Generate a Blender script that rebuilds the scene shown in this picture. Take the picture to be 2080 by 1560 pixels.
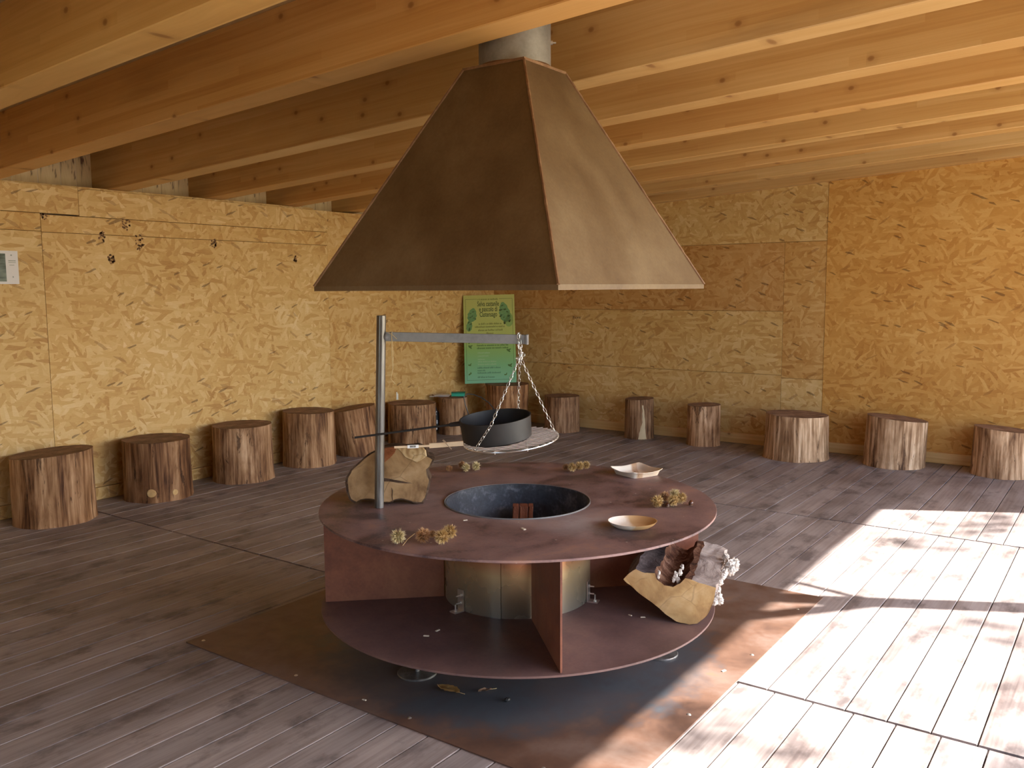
import bpy, math, random
from mathutils import Vector, Matrix, noise
PI = math.pi
random.seed(7)
for o in list(bpy.data.objects): bpy.data.objects.remove(o)
scene = bpy.context.scene
COL = scene.collection

# ------------------------------------------------------------------ camera
IW, IH, FPX = 2080.0, 1560.0, 1778.1
CAM = Vector((-2.8771, -2.0465, 1.4639))
RT = Vector((0.58338675, -0.81217042, -0.0062537))
UP = Vector((0.09204061, 0.05845923, 0.99403775))
FW = Vector((0.80696247, 0.58048405, -0.108857))
cd = bpy.data.cameras.new('camera'); cam = bpy.data.objects.new('camera', cd); COL.objects.link(cam)
cd.sensor_width = 36.0; cd.lens = FPX / IW * 36.0; cd.clip_start = 0.02; cd.clip_end = 200
cam.matrix_world = Matrix(((RT.x, UP.x, -FW.x, CAM.x), (RT.y, UP.y, -FW.y, CAM.y), (RT.z, UP.z, -FW.z, CAM.z), (0, 0, 0, 1)))
scene.camera = cam

# ------------------------------------------------------------------ light
SUN_EL = math.radians(38.0); SX, SY = 0.474, -0.880
w = bpy.data.worlds.new('world'); scene.world = w; w.use_nodes = True
wn = w.node_tree; wn.nodes.clear()
sky = wn.nodes.new('ShaderNodeTexSky'); sky.sky_type = 'NISHITA'; sky.sun_disc = False
sky.sun_elevation = SUN_EL; sky.sun_rotation = math.atan2(SX, SY); sky.altitude = 900; sky.air_density = 1.0; sky.dust_density = 2.5; sky.ozone_density = 0.6
bg = wn.nodes.new('ShaderNodeBackground'); bg.inputs['Strength'].default_value = 0.70
wo = wn.nodes.new('ShaderNodeOutputWorld')
wn.links.new(sky.outputs[0], bg.inputs['Color']); wn.links.new(bg.outputs[0], wo.inputs['Surface'])
sd = bpy.data.lights.new('sun', 'SUN'); sd.energy = 20.0; sd.angle = math.radians(0.6); sd.color = (1.0, 0.96, 0.90)
sun = bpy.data.objects.new('sun', sd); COL.objects.link(sun)
sdir = Vector((SX * math.cos(SUN_EL), SY * math.cos(SUN_EL), math.sin(SUN_EL)))
sun.rotation_euler = sdir.to_track_quat('Z', 'Y').to_euler(); sun.location = sdir * 20
vs = scene.view_settings
vs.view_transform = 'Standard'; vs.look = 'None'; vs.gamma = 1.0; vs.use_curve_mapping = False
vs.exposure = 0.55

# ------------------------------------------------------------------ helpers
def at(px, py, d):                      # a point of the place at depth d along the view axis
    return CAM + d * (FW + RT * ((px - IW / 2) / FPX) - UP * ((py - IH / 2) / FPX))
def onz(px, py, z):
    r = FW + RT * ((px - IW / 2) / FPX) - UP * ((py - IH / 2) / FPX)
    return CAM + r * ((z - CAM.z) / r.z)
def depth(p): return (Vector(p) - CAM).dot(FW)

def link(o, parent=None):
    COL.objects.link(o)
    if parent is not None: o.parent = parent
    return o
def tag(o, label=None, cat=None, group=None, kind=None):
    if label: o['label'] = label
    if cat: o['category'] = cat
    if group: o['group'] = group
    if kind: o['kind'] = kind
    return o
def empty(name, loc=(0, 0, 0), rz=0.0):
    o = bpy.data.objects.new(name, None); o.empty_display_size = 0.05
    o.location = loc; o.rotation_euler = (0, 0, rz); return link(o)
def mesh(name, verts, faces, uv=None, smooth=None):
    me = bpy.data.meshes.new(name); me.from_pydata([tuple(v) for v in verts], [], faces); me.update()
    if uv:
        lay = me.uv_layers.new(name='UVMap')
        for p in me.polygons:
            for li in p.loop_indices:
                vi = me.loops[li].vertex_index
                lay.data[li].uv = uv(p.normal, me.vertices[vi].co, vi)
    if smooth is not None:
        for p in me.polygons: p.use_smooth = True
        me.set_sharp_from_angle(angle=math.radians(smooth))
    return me
def obj(name, me, mat=None, parent=None, loc=None, color=None):
    o = bpy.data.objects.new(name, me)
    if mat and not me.materials: me.materials.append(mat)
    if loc is not None: o.location = loc
    if color: o.color = (*color, 1)
    return link(o, parent)
def mk(name, verts, faces, mat, parent=None, uv=None, smooth=None, loc=None, color=None):
    return obj(name, mesh(name, verts, faces, uv, smooth), mat, parent, loc, color)

def grain_uv(axis, ou=0.0, ov=0.0):
    a = 'xyz'.index(axis); oth = [i for i in range(3) if i != a]
    def f(n, co, vi):
        k = max(range(3), key=lambda i: abs(n[i]))
        if k == a: return (co[oth[0]] + ou, co[oth[1]] + ov)
        v = [i for i in oth if i != k][0]
        return (co[a] + ou, co[v] + ov + (0.37 if k == oth[0] else 0.0))
    return f
def plank_geo(lx, ly, lz, ch, axis='x'):          # board centred on 0 with chamfered long edges
    a = 'xyz'.index(axis); d = [lx, ly, lz]; L = d[a] / 2; o1, o2 = [i for i in range(3) if i != a]
    h1, h2 = d[o1] / 2, d[o2] / 2
    pr = [(-h1 + ch, -h2), (h1 - ch, -h2), (h1, -h2 + ch), (h1, h2 - ch), (h1 - ch, h2), (-h1 + ch, h2), (-h1, h2 - ch), (-h1, -h2 + ch)]
    vs_ = []
    for s in (-L, L):
        for p in pr:
            v = [0, 0, 0]; v[a] = s; v[o1] = p[0]; v[o2] = p[1]; vs_.append(v)
    fl = (a == 1)
    f = []
    for i in range(8):
        j = (i + 1) % 8; q = [i, j, 8 + j, 8 + i]
        f.append(q[::-1] if not fl else q)
    c0, c1 = list(range(8)), list(range(8, 16))
    if fl: f += [c0[::-1], c1]
    else: f += [c0, c1[::-1]]
    # make normals consistent outward
    return vs_, f
def fix_normals(me):
    import bmesh
    b = bmesh.new(); b.from_mesh(me); bmesh.ops.recalc_face_normals(b, faces=b.faces); b.to_mesh(me); b.free(); me.update()
def plank_mesh(name, lx, ly, lz, ch=0.002, axis='x', ou=0.0, ov=0.0):
    v, f = plank_geo(lx, ly, lz, ch, axis)
    me = mesh(name, v, f); fix_normals(me)
    lay = me.uv_layers.new(name='UVMap'); g = grain_uv(axis, ou, ov)
    for p in me.polygons:
        for li in p.loop_indices:
            vi = me.loops[li].vertex_index; lay.data[li].uv = g(p.normal, me.vertices[vi].co, vi)
    return me
def box(name, lo, hi, mat, parent=None, axis='x', ch=0.002, color=None, ou=None, rel=None):
    c = [(a + b) / 2 for a, b in zip(lo, hi)]; d = [b - a for a, b in zip(lo, hi)]
    ou = random.random() * 20 if ou is None else ou
    me = plank_mesh(name, *d, min(ch, min(d) * 0.3), axis, ou, ou * 0.7)
    return obj(name, me, mat, parent, c, color)
def lathe_geo(prof, n, a0=0.0, a1=2 * PI, rfun=None):
    full = abs(a1 - a0 - 2 * PI) < 1e-6
    m = n if full else n + 1
    V = []; F = []
    for (r, z) in prof:
        for i in range(m):
            t = a0 + (a1 - a0) * i / n
            rr = r * (rfun(t, z) if rfun else 1.0)
            V.append((rr * math.cos(t), rr * math.sin(t), z))
    for k in range(len(prof) - 1):
        for i in range(n):
            j = (i + 1) % m
            F.append((k * m + i, k * m + j, (k + 1) * m + j, (k + 1) * m + i))
    return V, F
def cyl_uv(R=1.0):
    def f(n, co, vi):
        if abs(n[2]) > 0.8: return (co[0], co[1])
        t = math.atan2(co[1], co[0])
        return (co[2], t * R)
    return f
def lathe(name, prof, n, mat, parent=None, loc=None, smooth=35, color=None, **k):
    V, F = lathe_geo(prof, n, **k)
    R = max(p[0] for p in prof)
    me = mesh(name, V, F, None, None); fix_normals(me)
    lay = me.uv_layers.new(name='UVMap'); g = cyl_uv(R)
    for p in me.polygons:
        for li in p.loop_indices:
            vi = me.loops[li].vertex_index; lay.data[li].uv = g(p.normal, me.vertices[vi].co, vi)
    for p in me.polygons: p.use_smooth = True
    me.set_sharp_from_angle(angle=math.radians(smooth))
    return obj(name, me, mat, parent, loc, color)
def tube_geo(pts, r, n=8, closed=False, rs=None):
    pts = [Vector(p) for p in pts]; m = len(pts); V = []; F = []
    t0 = (pts[1] - pts[0]).normalized()
    nrm = t0.orthogonal().normalized()
    for i, p in enumerate(pts):
        if closed: t = (pts[(i + 1) % m] - pts[i - 1]).normalized()
        else: t = (pts[min(i + 1, m - 1)] - pts[max(i - 1, 0)]).normalized()
        nrm = (nrm - t * nrm.dot(t)).normalized(); b = t.cross(nrm)
        rr = rs[i] if rs else r
        for k in range(n):
            a = 2 * PI * k / n; V.append(p + (nrm * math.cos(a) + b * math.sin(a)) * rr)
    for i in range(m if closed else m - 1):
        for k in range(n):
            a = i * n + k; bq = i * n + (k + 1) % n; c = ((i + 1) % m) * n + (k + 1) % n; d = ((i + 1) % m) * n + k
            F.append((a, bq, c, d))
    if not closed:
        F.append(tuple(range(n))[::-1]); F.append(tuple(range((m - 1) * n, m * n)))
    return V, F
def tube(name, pts, r, mat, parent=None, n=8, closed=False, rs=None, loc=None, color=None):
    V, F = tube_geo(pts, r, n, closed, rs)
    return mk(name, V, F, mat, parent, lambda nn, co, vi: (co[0] + co[1], co[2]), 40, loc, color)
def join_geo(parts):
    V = []; F = []
    for v, f in parts:
        o = len(V); V += [tuple(x) for x in v]; F += [tuple(i + o for i in q) for q in f]
    return V, F
def box_geo(lo, hi, M=None):
    x0, y0, z0 = lo; x1, y1, z1 = hi
    V = [(x0, y0, z0), (x1, y0, z0), (x1, y1, z0), (x0, y1, z0), (x0, y0, z1), (x1, y0, z1), (x1, y1, z1), (x0, y1, z1)]
    if M is not None: V = [M @ Vector(v) for v in V]
    return V, [(0, 3, 2, 1), (4, 5, 6, 7), (0, 1, 5, 4), (1, 2, 6, 5), (2, 3, 7, 6), (3, 0, 4, 7)]
def nz(x, y=0.0, z=0.0): return noise.noise(Vector((x, y, z)))

# ------------------------------------------------------------------ materials
class Mat:
    def __init__(s, name, rough=0.6, metal=0.0, spec=0.5):
        s.m = bpy.data.materials.new(name); s.m.use_nodes = True; s.t = s.m.node_tree
        s.b = s.t.nodes['Principled BSDF']; s.b.inputs['Roughness'].default_value = rough
        s.b.inputs['Metallic'].default_value = metal; s.b.inputs['Specular IOR Level'].default_value = spec
    def n(s, typ, props=None, **ins):
        nd = s.t.nodes.new('ShaderNode' + typ)
        for k, v in (props or {}).items(): setattr(nd, k, v)
        for k, v in ins.items():
            key = int(k[1:]) if k[0] == '_' and k[1:].isdigit() else k.replace('__', ' ')
            s.put(nd.inputs[key], v)
        return nd
    def put(s, sock, v):
        if hasattr(v, 'is_output'): s.t.links.new(v, sock)
        elif isinstance(v, tuple) and len(v) == 3 and sock.type == 'RGBA': sock.default_value = (*v, 1)
        else: sock.default_value = v
    def math(s, op, a, b=0.0, c=None, clamp=False):
        nd = s.n('Math', {'operation': op, 'use_clamp': clamp}, _0=a, _1=b)
        if c is not None: s.put(nd.inputs[2], c)
        return nd.outputs[0]
    def mix(s, fac, a, b, mode='MIX'):
        nd = s.n('Mix', {'data_type': 'RGBA', 'blend_type': mode})
        s.put(nd.inputs[0], fac); s.put(nd.inputs[6], a); s.put(nd.inputs[7], b); return nd.outputs[2]
    def ramp(s, fac, stops, interp='LINEAR'):
        nd = s.n('ValToRGB'); s.put(nd.inputs[0], fac); cr = nd.color_ramp; cr.interpolation = interp
        while len(cr.elements) < len(stops): cr.elements.new(0.5)
        for e, (p, c) in zip(cr.elements, stops):
            e.position = p; e.color = (*c, 1) if isinstance(c, tuple) else (c, c, c, 1)
        return nd.outputs[0]
    def uv(s): return s.n('UVMap').outputs[0]
    def objc(s): return s.n('TexCoord').outputs['Object']
    def rnd(s): return s.n('ObjectInfo').outputs['Random']
    def tint(s): return s.n('ObjectInfo').outputs['Color']
    def vm(s, op, a, b):
        nd = s.n('VectorMath', {'operation': op}); s.put(nd.inputs[0], a); s.put(nd.inputs[1], b); return nd.outputs[0]
    def map(s, vec, loc=(0, 0, 0), rot=(0, 0, 0), scale=(1, 1, 1)):
        return s.n('Mapping', None, Vector=vec, Location=loc, Rotation=rot, Scale=scale).outputs[0]
    def noise(s, vec, scale=1.0, detail=3.0, rough=0.5, dist=0.0, out=0):
        return s.n('TexNoise', None, Vector=vec, Scale=scale, Detail=detail, Roughness=rough, Distortion=dist).outputs[out]
    def voro(s, vec, scale=1.0, feature='F1', dim='2D', rand=1.0):
        return s.n('TexVoronoi', {'feature': feature, 'voronoi_dimensions': dim}, Vector=vec, Scale=scale, Randomness=rand)
    def color(s, c): s.put(s.b.inputs['Base Color'], c)
    def rough(s, c): s.put(s.b.inputs['Roughness'], c)
    def bump(s, h, strength=0.3, dist=0.01):
        nd = s.n('Bump', None, Strength=strength, Distance=dist, Height=h); s.t.links.new(nd.outputs[0], s.b.inputs['Normal'])
    def shift(s, v, k=13.0):           # a different piece of the pattern for each object
        r = s.rnd(); cmb = s.n('CombineXYZ', None, X=s.math('MULTIPLY', r, k), Y=s.math('MULTIPLY', r, k * 0.7), Z=0.0).outputs[0]
        return s.vm('ADD', v, cmb)

def plain(name, col, rough=0.6, metal=0.0, var=0.12, scale=30.0):
    m = Mat(name, rough, metal)
    nn = m.noise(m.objc(), scale, 3)
    m.color(m.mix(nn, tuple(c * (1 - var) for c in col), tuple(min(1, c * (1 + var)) for c in col)))
    return m.m

def make_osb():
    m = Mat('osb_board', 0.62, 0, 0.35)
    uv = m.shift(m.uv())
    wob = m.noise(uv, 6.0, 2, out=1)
    uvw = m.vm('ADD', uv, m.vm('MULTIPLY', m.vm('SUBTRACT', wob, (0.5, 0.5, 0.5)), (0.03, 0.03, 0.0)))
    val = None; hgt = None
    lays = [(0.12, 7.0, 22, 0), (0.55, 8.0, 30, 0.45), (-0.45, 8.0, 32, 0.5), (1.5, 9.0, 36, 0.70), (0.95, 9.0, 38, 0.74), (-0.95, 9.5, 40, 0.78), (0.05, 9.0, 44, 0.74)]
    for i, (ang, su, sv, th) in enumerate(lays):
        v = m.map(m.map(uvw, (i * 3.1, i * 1.7, 0), (0, 0, ang)), scale=(su, sv, 1))
        vo = m.voro(v, 1.0)
        sp = m.n('SeparateColor', None, Color=vo.outputs['Color'])
        c = sp.outputs[0]
        if val is None: val = c
        else:
            k = m.math('GREATER_THAN', sp.outputs[1], th)
            nd = m.n('Mix', {'data_type': 'FLOAT'}); m.put(nd.inputs[0], k); m.put(nd.inputs[2], val); m.put(nd.inputs[3], c); val = nd.outputs[0]
    fib = m.noise(m.map(uvw, scale=(30, 140, 1)), 1.0, 2)
    broad = m.noise(uv, 1.3, 2)
    val = m.math('ADD', m.math('MULTIPLY', val, 0.42), m.math('ADD', m.math('MULTIPLY', fib, 0.2), m.math('MULTIPLY', broad, 0.45)))
    col = m.ramp(val, [(0.20, (0.40, 0.205, 0.06)), (0.36, (0.54, 0.325, 0.115)), (0.54, (0.62, 0.41, 0.165)), (0.70, (0.68, 0.48, 0.225)), (0.86, (0.75, 0.58, 0.33))])
    # dark slivers of bark
    vd = m.voro(m.map(m.map(uvw, (7, 3, 0), (0, 0, 0.5)), scale=(12, 55, 1)), 1.0); dk = m.math('GREATER_THAN', m.n('SeparateColor', None, Color=vd.outputs['Color']).outputs[2], 0.985)
    vd2 = m.voro(m.map(m.map(uvw, (1, 9, 0), (0, 0, -0.35)), scale=(16, 80, 1)), 1.0); dk2 = m.math('GREATER_THAN', m.n('SeparateColor', None, Color=vd2.outputs['Color']).outputs[2], 0.988)
    col = m.mix(m.math('MULTIPLY', dk, 0.4), col, (0.26, 0.12, 0.035)); col = m.mix(m.math('MULTIPLY', dk2, 0.6), col, (0.10, 0.045, 0.015))
    m.color(m.mix(1.0, col, m.tint(), 'MULTIPLY'))
    m.bump(val, 0.25, 0.004)
    return m.m
def make_pine():
    m = Mat('pine_glulam', 0.5, 0, 0.4)
    uv = m.shift(m.uv(), 31)
    sep = m.n('SeparateXYZ', None, Vector=uv)
    lam = m.math('FLOOR', m.math('DIVIDE', sep.outputs[1], 0.04))
    wn_ = m.n('TexWhiteNoise', {'noise_dimensions': '2D'}, Vector=m.n('CombineXYZ', None, X=lam, Y=m.math('FLOOR', m.math('DIVIDE', m.math('ADD', sep.outputs[0], m.math('MULTIPLY', lam, 1.37)), 1.9)), Z=0.0).outputs[0]).outputs[0]
    wob = m.noise(m.map(uv, scale=(1.2, 3, 1)), 1.0, 2)
    g = m.noise(m.map(m.vm('ADD', uv, m.n('CombineXYZ', None, X=0.0, Y=m.math('MULTIPLY', wob, 0.05), Z=0.0).outputs[0]), scale=(1.1, 55, 1)), 1.0, 3, 0.6)
    broad = m.noise(m.map(uv, scale=(0.9, 2.5, 1)), 1.0, 3)
    val = m.math('ADD', m.math('MULTIPLY', g, 0.42), m.math('ADD', m.math('MULTIPLY', wn_, 0.2), m.math('MULTIPLY', broad, 0.4)))
    col = m.ramp(val, [(0.25, (0.48, 0.27, 0.10)), (0.48, (0.61, 0.40, 0.18)), (0.62, (0.67, 0.47, 0.24)), (0.8, (0.75, 0.57, 0.34))])
    vo = m.voro(m.map(uv, scale=(4.2, 5.5, 1)), 1.0)
    pick = m.math('GREATER_THAN', m.n('SeparateColor', None, Color=vo.outputs['Color']).outputs[0], 0.5)
    core = m.ramp(vo.outputs['Distance'], [(0.0, 1.0), (0.045, 0.85), (0.075, 0.25), (0.2, 0.0)])
    col = m.mix(m.math('MULTIPLY', core, m.math('MULTIPLY', pick, 0.75)), col, (0.22, 0.085, 0.02))
    stain = m.ramp(m.noise(m.map(uv, (3, 5, 0), scale=(0.8, 6, 1)), 1.0, 4, 0.6), [(0.58, 0.0), (0.75, 1.0)])
    col = m.mix(m.math('MULTIPLY', stain, 0.35), col, (0.27, 0.16, 0.07))
    m.color(m.mix(1.0, col, m.tint(), 'MULTIPLY')); m.bump(g, 0.08, 0.003)
    return m.m
def make_floor():
    m = Mat('weathered_larch_board', 0.55, 0, 0.3)
    uv = m.shift(m.uv(), 57)
    g = m.noise(m.map(uv, scale=(1.6, 60, 1)), 1.0, 4, 0.65, 0.3)
    wear = m.noise(m.map(uv, scale=(1.4, 9, 1)), 1.0, 4, 0.6)
    wc = m.n('NewGeometry').outputs['Position']
    big = m.noise(m.map(wc, scale=(1.2, 1.8, 1)), 1.0, 5, 0.6)
    val = m.math('ADD', m.math('MULTIPLY', g, 0.3), m.math('ADD', m.math('MULTIPLY', wear, 0.4), m.math('MULTIPLY', big, 0.4)))
    col = m.ramp(val, [(0.3, (0.080, 0.058, 0.055)), (0.45, (0.195, 0.158, 0.150)), (0.6, (0.335, 0.290, 0.278)), (0.78, (0.45, 0.41, 0.39))])
    spot = m.ramp(m.noise(m.map(wc, (2, 7, 0), scale=(3.5, 6, 1)), 1.0, 5, 0.65), [(0.52, 0.0), (0.66, 1.0)])
    col = m.mix(m.math('MULTIPLY', spot, 0.68), col, (0.075, 0.06, 0.06))
    r = m.rnd(); col = m.mix(1.0, col, m.ramp(r, [(0.0, (0.88, 0.88, 0.89)), (0.5, (0.99, 0.98, 0.97)), (1.0, (1.12, 1.09, 1.06))]), 'MULTIPLY')
    m.color(col); m.rough(m.ramp(wear, [(0.3, 0.42), (0.7, 0.66)])); m.bump(g, 0.15, 0.002)
    return m.m
def make_steel(name, a, b, c, rough=(0.42, 0.7), scale=2.2, metal=0.25, streak=(1, 1, 1)):
    m = Mat(name, 0.5, metal, 0.5)
    oc = m.map(m.objc(), scale=streak)
    n1 = m.noise(oc, scale, 6, 0.62, 0.4); n2 = m.noise(oc, scale * 4.7, 4, 0.6); n3 = m.noise(oc, 90, 2)
    val = m.math('ADD', m.math('MULTIPLY', n1, 0.65), m.math('ADD', m.math('MULTIPLY', n2, 0.25), m.math('MULTIPLY', n3, 0.12)))
    col = m.ramp(val, [(0.36, a), (0.52, b), (0.68, c)])
    m.color(m.mix(1.0, col, m.tint(), 'MULTIPLY')); m.rough(m.ramp(n1, [(0.35, rough[0]), (0.65, rough[1])])); m.bump(n3, 0.06, 0.002)
    return m.m
def make_table_top():
    m = Mat('rusted_table_steel', 0.5, 0.2, 0.5)
    oc = m.objc()
    n1 = m.noise(oc, 3.1, 6, 0.62, 0.6); n2 = m.noise(oc, 14, 4, 0.6); n3 = m.noise(oc, 120, 2)
    val = m.math('ADD', m.math('MULTIPLY', n1, 0.7), m.math('ADD', m.math('MULTIPLY', n2, 0.22), m.math('MULTIPLY', n3, 0.1)))
    col = m.ramp(val, [(0.42, (0.085, 0.052, 0.056)), (0.475, (0.19, 0.115, 0.112)), (0.55, (0.255, 0.155, 0.145)), (0.64, (0.33, 0.19, 0.15))])
    # pale ash dust around the fire opening
    d = m.n('VectorMath', {'operation': 'LENGTH'}, _0=m.vm('MULTIPLY', oc, (1, 1, 0))).outputs['Value']
    d2 = m.n('VectorMath', {'operation': 'DISTANCE'}, _0=m.vm('MULTIPLY', oc, (1, 1, 0)), _1=(-0.15, -0.40, 0)).outputs['Value']
    ash = m.math('MULTIPLY', m.ramp(d2, [(0.04, 1.0), (0.22, 0.0)]), m.ramp(m.noise(oc, 9, 5, 0.65), [(0.33, 0.3), (0.55, 1.0)]))
    ash2 = m.math('MULTIPLY', m.ramp(d, [(0.31, 0.42), (0.5, 0.0)]), m.ramp(n1, [(0.45, 0.0), (0.62, 1.0)]))
    col = m.mix(m.math('MULTIPLY', m.math('MAXIMUM', ash, ash2), 0.8), col, (0.42, 0.37, 0.37))
    fl = m.voro(oc, 26.0, dim='3D'); k = m.math('MULTIPLY', m.math('LESS_THAN', fl.outputs['Distance'], 0.11), m.math('GREATER_THAN', m.n('SeparateColor', None, Color=fl.outputs['Color']).outputs[0], 0.93))
    col = m.mix(m.math('MULTIPLY', k, 0.8), col, (0.5, 0.45, 0.4))
    m.color(col); m.rough(m.ramp(n1, [(0.35, 0.36), (0.65, 0.62)])); m.bump(n2, 0.06, 0.002)
    return m.m
def make_floor_plate():
    m = Mat('rusted_floor_plate', 0.5, 0.2, 0.5)
    wc = m.n('NewGeometry').outputs['Position']
    n1 = m.noise(wc, 2.4, 6, 0.62, 0.5); n2 = m.noise(wc, 11, 4, 0.6)
    val = m.math('ADD', m.math('MULTIPLY', n1, 0.75), m.math('MULTIPLY', n2, 0.25))
    col = m.ramp(val, [(0.35, (0.075, 0.043, 0.034)), (0.48, (0.15, 0.082, 0.056)), (0.58, (0.19, 0.125, 0.098)), (0.7, (0.27, 0.135, 0.06))])
    # bare blue steel that the round shelf keeps dry
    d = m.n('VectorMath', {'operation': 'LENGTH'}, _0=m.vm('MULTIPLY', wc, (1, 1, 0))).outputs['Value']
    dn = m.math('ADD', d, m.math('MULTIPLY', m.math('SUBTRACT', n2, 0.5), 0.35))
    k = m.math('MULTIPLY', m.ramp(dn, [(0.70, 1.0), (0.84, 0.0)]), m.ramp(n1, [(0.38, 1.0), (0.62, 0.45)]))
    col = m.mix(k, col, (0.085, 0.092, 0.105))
    m.color(col); m.rough(m.ramp(n1, [(0.35, 0.38), (0.65, 0.65)])); m.bump(n2, 0.08, 0.002)
    return m.m
def make_trunk():
    m = Mat('peeled_trunk_wood', 0.72, 0, 0.3)
    uv = m.shift(m.uv(), 41)                        # u runs up the trunk, v round it
    g = m.noise(m.map(uv, scale=(2.2, 42, 1)), 1.0, 4, 0.6, 0.3)
    p = m.noise(m.map(uv, (4, 2, 0), scale=(2.0, 9, 1)), 1.0, 5, 0.6, 0.5)
    val = m.math('ADD', m.math('MULTIPLY', g, 0.45), m.math('MULTIPLY', p, 0.55))
    col = m.ramp(val, [(0.38, (0.085, 0.038, 0.017)), (0.46, (0.25, 0.145, 0.075)), (0.54, (0.45, 0.30, 0.18)), (0.63, (0.68, 0.52, 0.36))])
    bark = m.ramp(m.noise(m.map(uv, (9, 3, 0), scale=(3.0, 15, 1)), 1.0, 5, 0.7, 0.6), [(0.585, 0.0), (0.63, 1.0)])
    bf = m.n('SeparateColor', None, Color=m.tint())
    col = m.mix(m.math('MULTIPLY', bark, 0.8), col, (0.05, 0.022, 0.010))
    m.color(m.mix(1.0, col, m.tint(), 'MULTIPLY')); m.bump(val, 0.5, 0.012)
    return m.m
def make_cut(name, cols, ring=55.0, cracks=0.6, ring_w=0.02):
    m = Mat(name, 0.7, 0, 0.3)
    oc = m.objc(); d = m.n('VectorMath', {'operation': 'LENGTH'}, _0=oc).outputs['Value']
    nn = m.noise(oc, 5, 3)
    rw = ring_w
    rings = m.math('SINE', m.math('ADD', m.math('MULTIPLY', d, ring * 6.28), m.math('MULTIPLY', nn, 9.0)))
    br = m.noise(oc, 9, 5, 0.6, 0.5)
    val = m.math('ADD', m.math('MULTIPLY', rings, rw), br)
    col = m.ramp(val, [(0.35, cols[0]), (0.5, cols[1]), (0.65, cols[2])])
    ck = m.ramp(m.n('TexVoronoi', {'feature': 'DISTANCE_TO_EDGE', 'voronoi_dimensions': '3D'}, Vector=m.vm('ADD', oc, m.vm('MULTIPLY', m.noise(oc, 6, 3, out=1), (0.06, 0.06, 0.06))), Scale=8.0).outputs['Distance'], [(0.0, 1.0), (0.018, 0.0)])
    km = m.ramp(m.noise(oc, 7, 2), [(0.5, 0.0), (0.6, cracks)])
    col = m.mix(m.math('MULTIPLY', ck, km), col, (0.08, 0.04, 0.015))
    m.color(m.mix(1.0, col, m.tint(), 'MULTIPLY')); m.bump(val, 0.3, 0.004)
    return m.m
def make_bark(name, cols, scale=(8, 8, 8)):
    m = Mat(name, 0.85, 0, 0.2)
    oc = m.map(m.objc(), scale=scale)
    n1 = m.noise(oc, 1.0, 6, 0.7, 0.6)
    m.color(m.ramp(n1, [(0.32, cols[0]), (0.5, cols[1]), (0.66, cols[2])])); m.bump(n1, 0.8, 0.02)
    return m.m
def make_blued():
    m = Mat('heat_blued_stainless', 0.3, 0.6, 0.5)
    oc = m.objc(); z = m.n('SeparateXYZ', None, Vector=oc).outputs[2]
    zz = m.math('ADD', z, m.math('MULTIPLY', m.math('SUBTRACT', m.noise(oc, 2, 1), 0.5), 0.05))
    col = m.ramp(m.math('DIVIDE', zz, 0.39), [(0.0, (0.30, 0.27, 0.22)), (0.40, (0.50, 0.36, 0.19)), (0.53, (0.42, 0.19, 0.09)), (0.60, (0.07, 0.11, 0.28)), (0.68, (0.55, 0.66, 0.70)), (1.0, (0.75, 0.78, 0.66))])
    m.color(col); m.rough(m.ramp(m.noise(oc, 5, 3), [(0.3, 0.2), (0.7, 0.38)]))
    return m.m

OSB = make_osb(); PINE = make_pine(); FLOORB = make_floor()
TOPST = make_table_top(); PLATE = make_floor_plate()
RUST = make_steel('rust_red_steel', (0.12, 0.042, 0.030), (0.23, 0.085, 0.050), (0.32, 0.135, 0.072))
SHELFST = make_steel('purple_brown_steel', (0.10, 0.060, 0.058), (0.17, 0.100, 0.092), (0.24, 0.145, 0.12))
HOODST = make_steel('weathering_steel_hood', (0.095, 0.052, 0.021), (0.150, 0.093, 0.043), (0.21, 0.143, 0.074), (0.5, 0.68), 1.6, 0.1)
HOODED = make_steel('rust_weld_edge', (0.14, 0.066, 0.03), (0.22, 0.115, 0.055), (0.33, 0.20, 0.11), (0.5, 0.7), 8)
PIPEST = make_steel('grey_flue_steel', (0.17, 0.155, 0.14), (0.27, 0.255, 0.235), (0.36, 0.34, 0.31), (0.4, 0.6), 4, 0.5)
TUBEST = make_steel('scratched_tube_steel', (0.11, 0.10, 0.095), (0.20, 0.19, 0.185), (0.34, 0.33, 0.32), (0.3, 0.55), 12, 0.75, (1, 1, 0.15))
ARMST = make_steel('grey_flat_bar_steel', (0.20, 0.195, 0.20), (0.26, 0.255, 0.26), (0.31, 0.30, 0.30), (0.4, 0.6), 8, 0.5)
ZINC = plain('zinc_steel', (0.72, 0.70, 0.66), 0.32, 0.85, 0.1, 60)
WIRE = plain('chromed_wire', (0.78, 0.76, 0.72), 0.28, 0.9, 0.1, 60)
BLACKPAN = plain('black_iron', (0.028, 0.026, 0.026), 0.5, 0.35, 0.3, 25)
SOOT = make_steel('sooty_bowl_steel', (0.022, 0.022, 0.028), (0.045, 0.047, 0.058), (0.16, 0.16, 0.18), (0.5, 0.75), 16, 0.2)
BLUED = make_blued()
TRUNK = make_trunk()
CUTTOP = make_cut('worn_log_top', ((0.15, 0.088, 0.058), (0.24, 0.148, 0.10), (0.33, 0.215, 0.155)), 60)
CUTFRESH = make_cut('fresh_log_end', ((0.40, 0.235, 0.10), (0.54, 0.345, 0.15), (0.64, 0.44, 0.22)), 26, 0.3)
CUTSLAB = make_cut('old_log_slice_face', ((0.20, 0.11, 0.05), (0.36, 0.22, 0.105), (0.46, 0.30, 0.16)), 30, 0.5, 0.015)
BARK = make_bark('rough_bark', ((0.03, 0.018, 0.012), (0.085, 0.05, 0.032), (0.17, 0.115, 0.08)))
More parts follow.
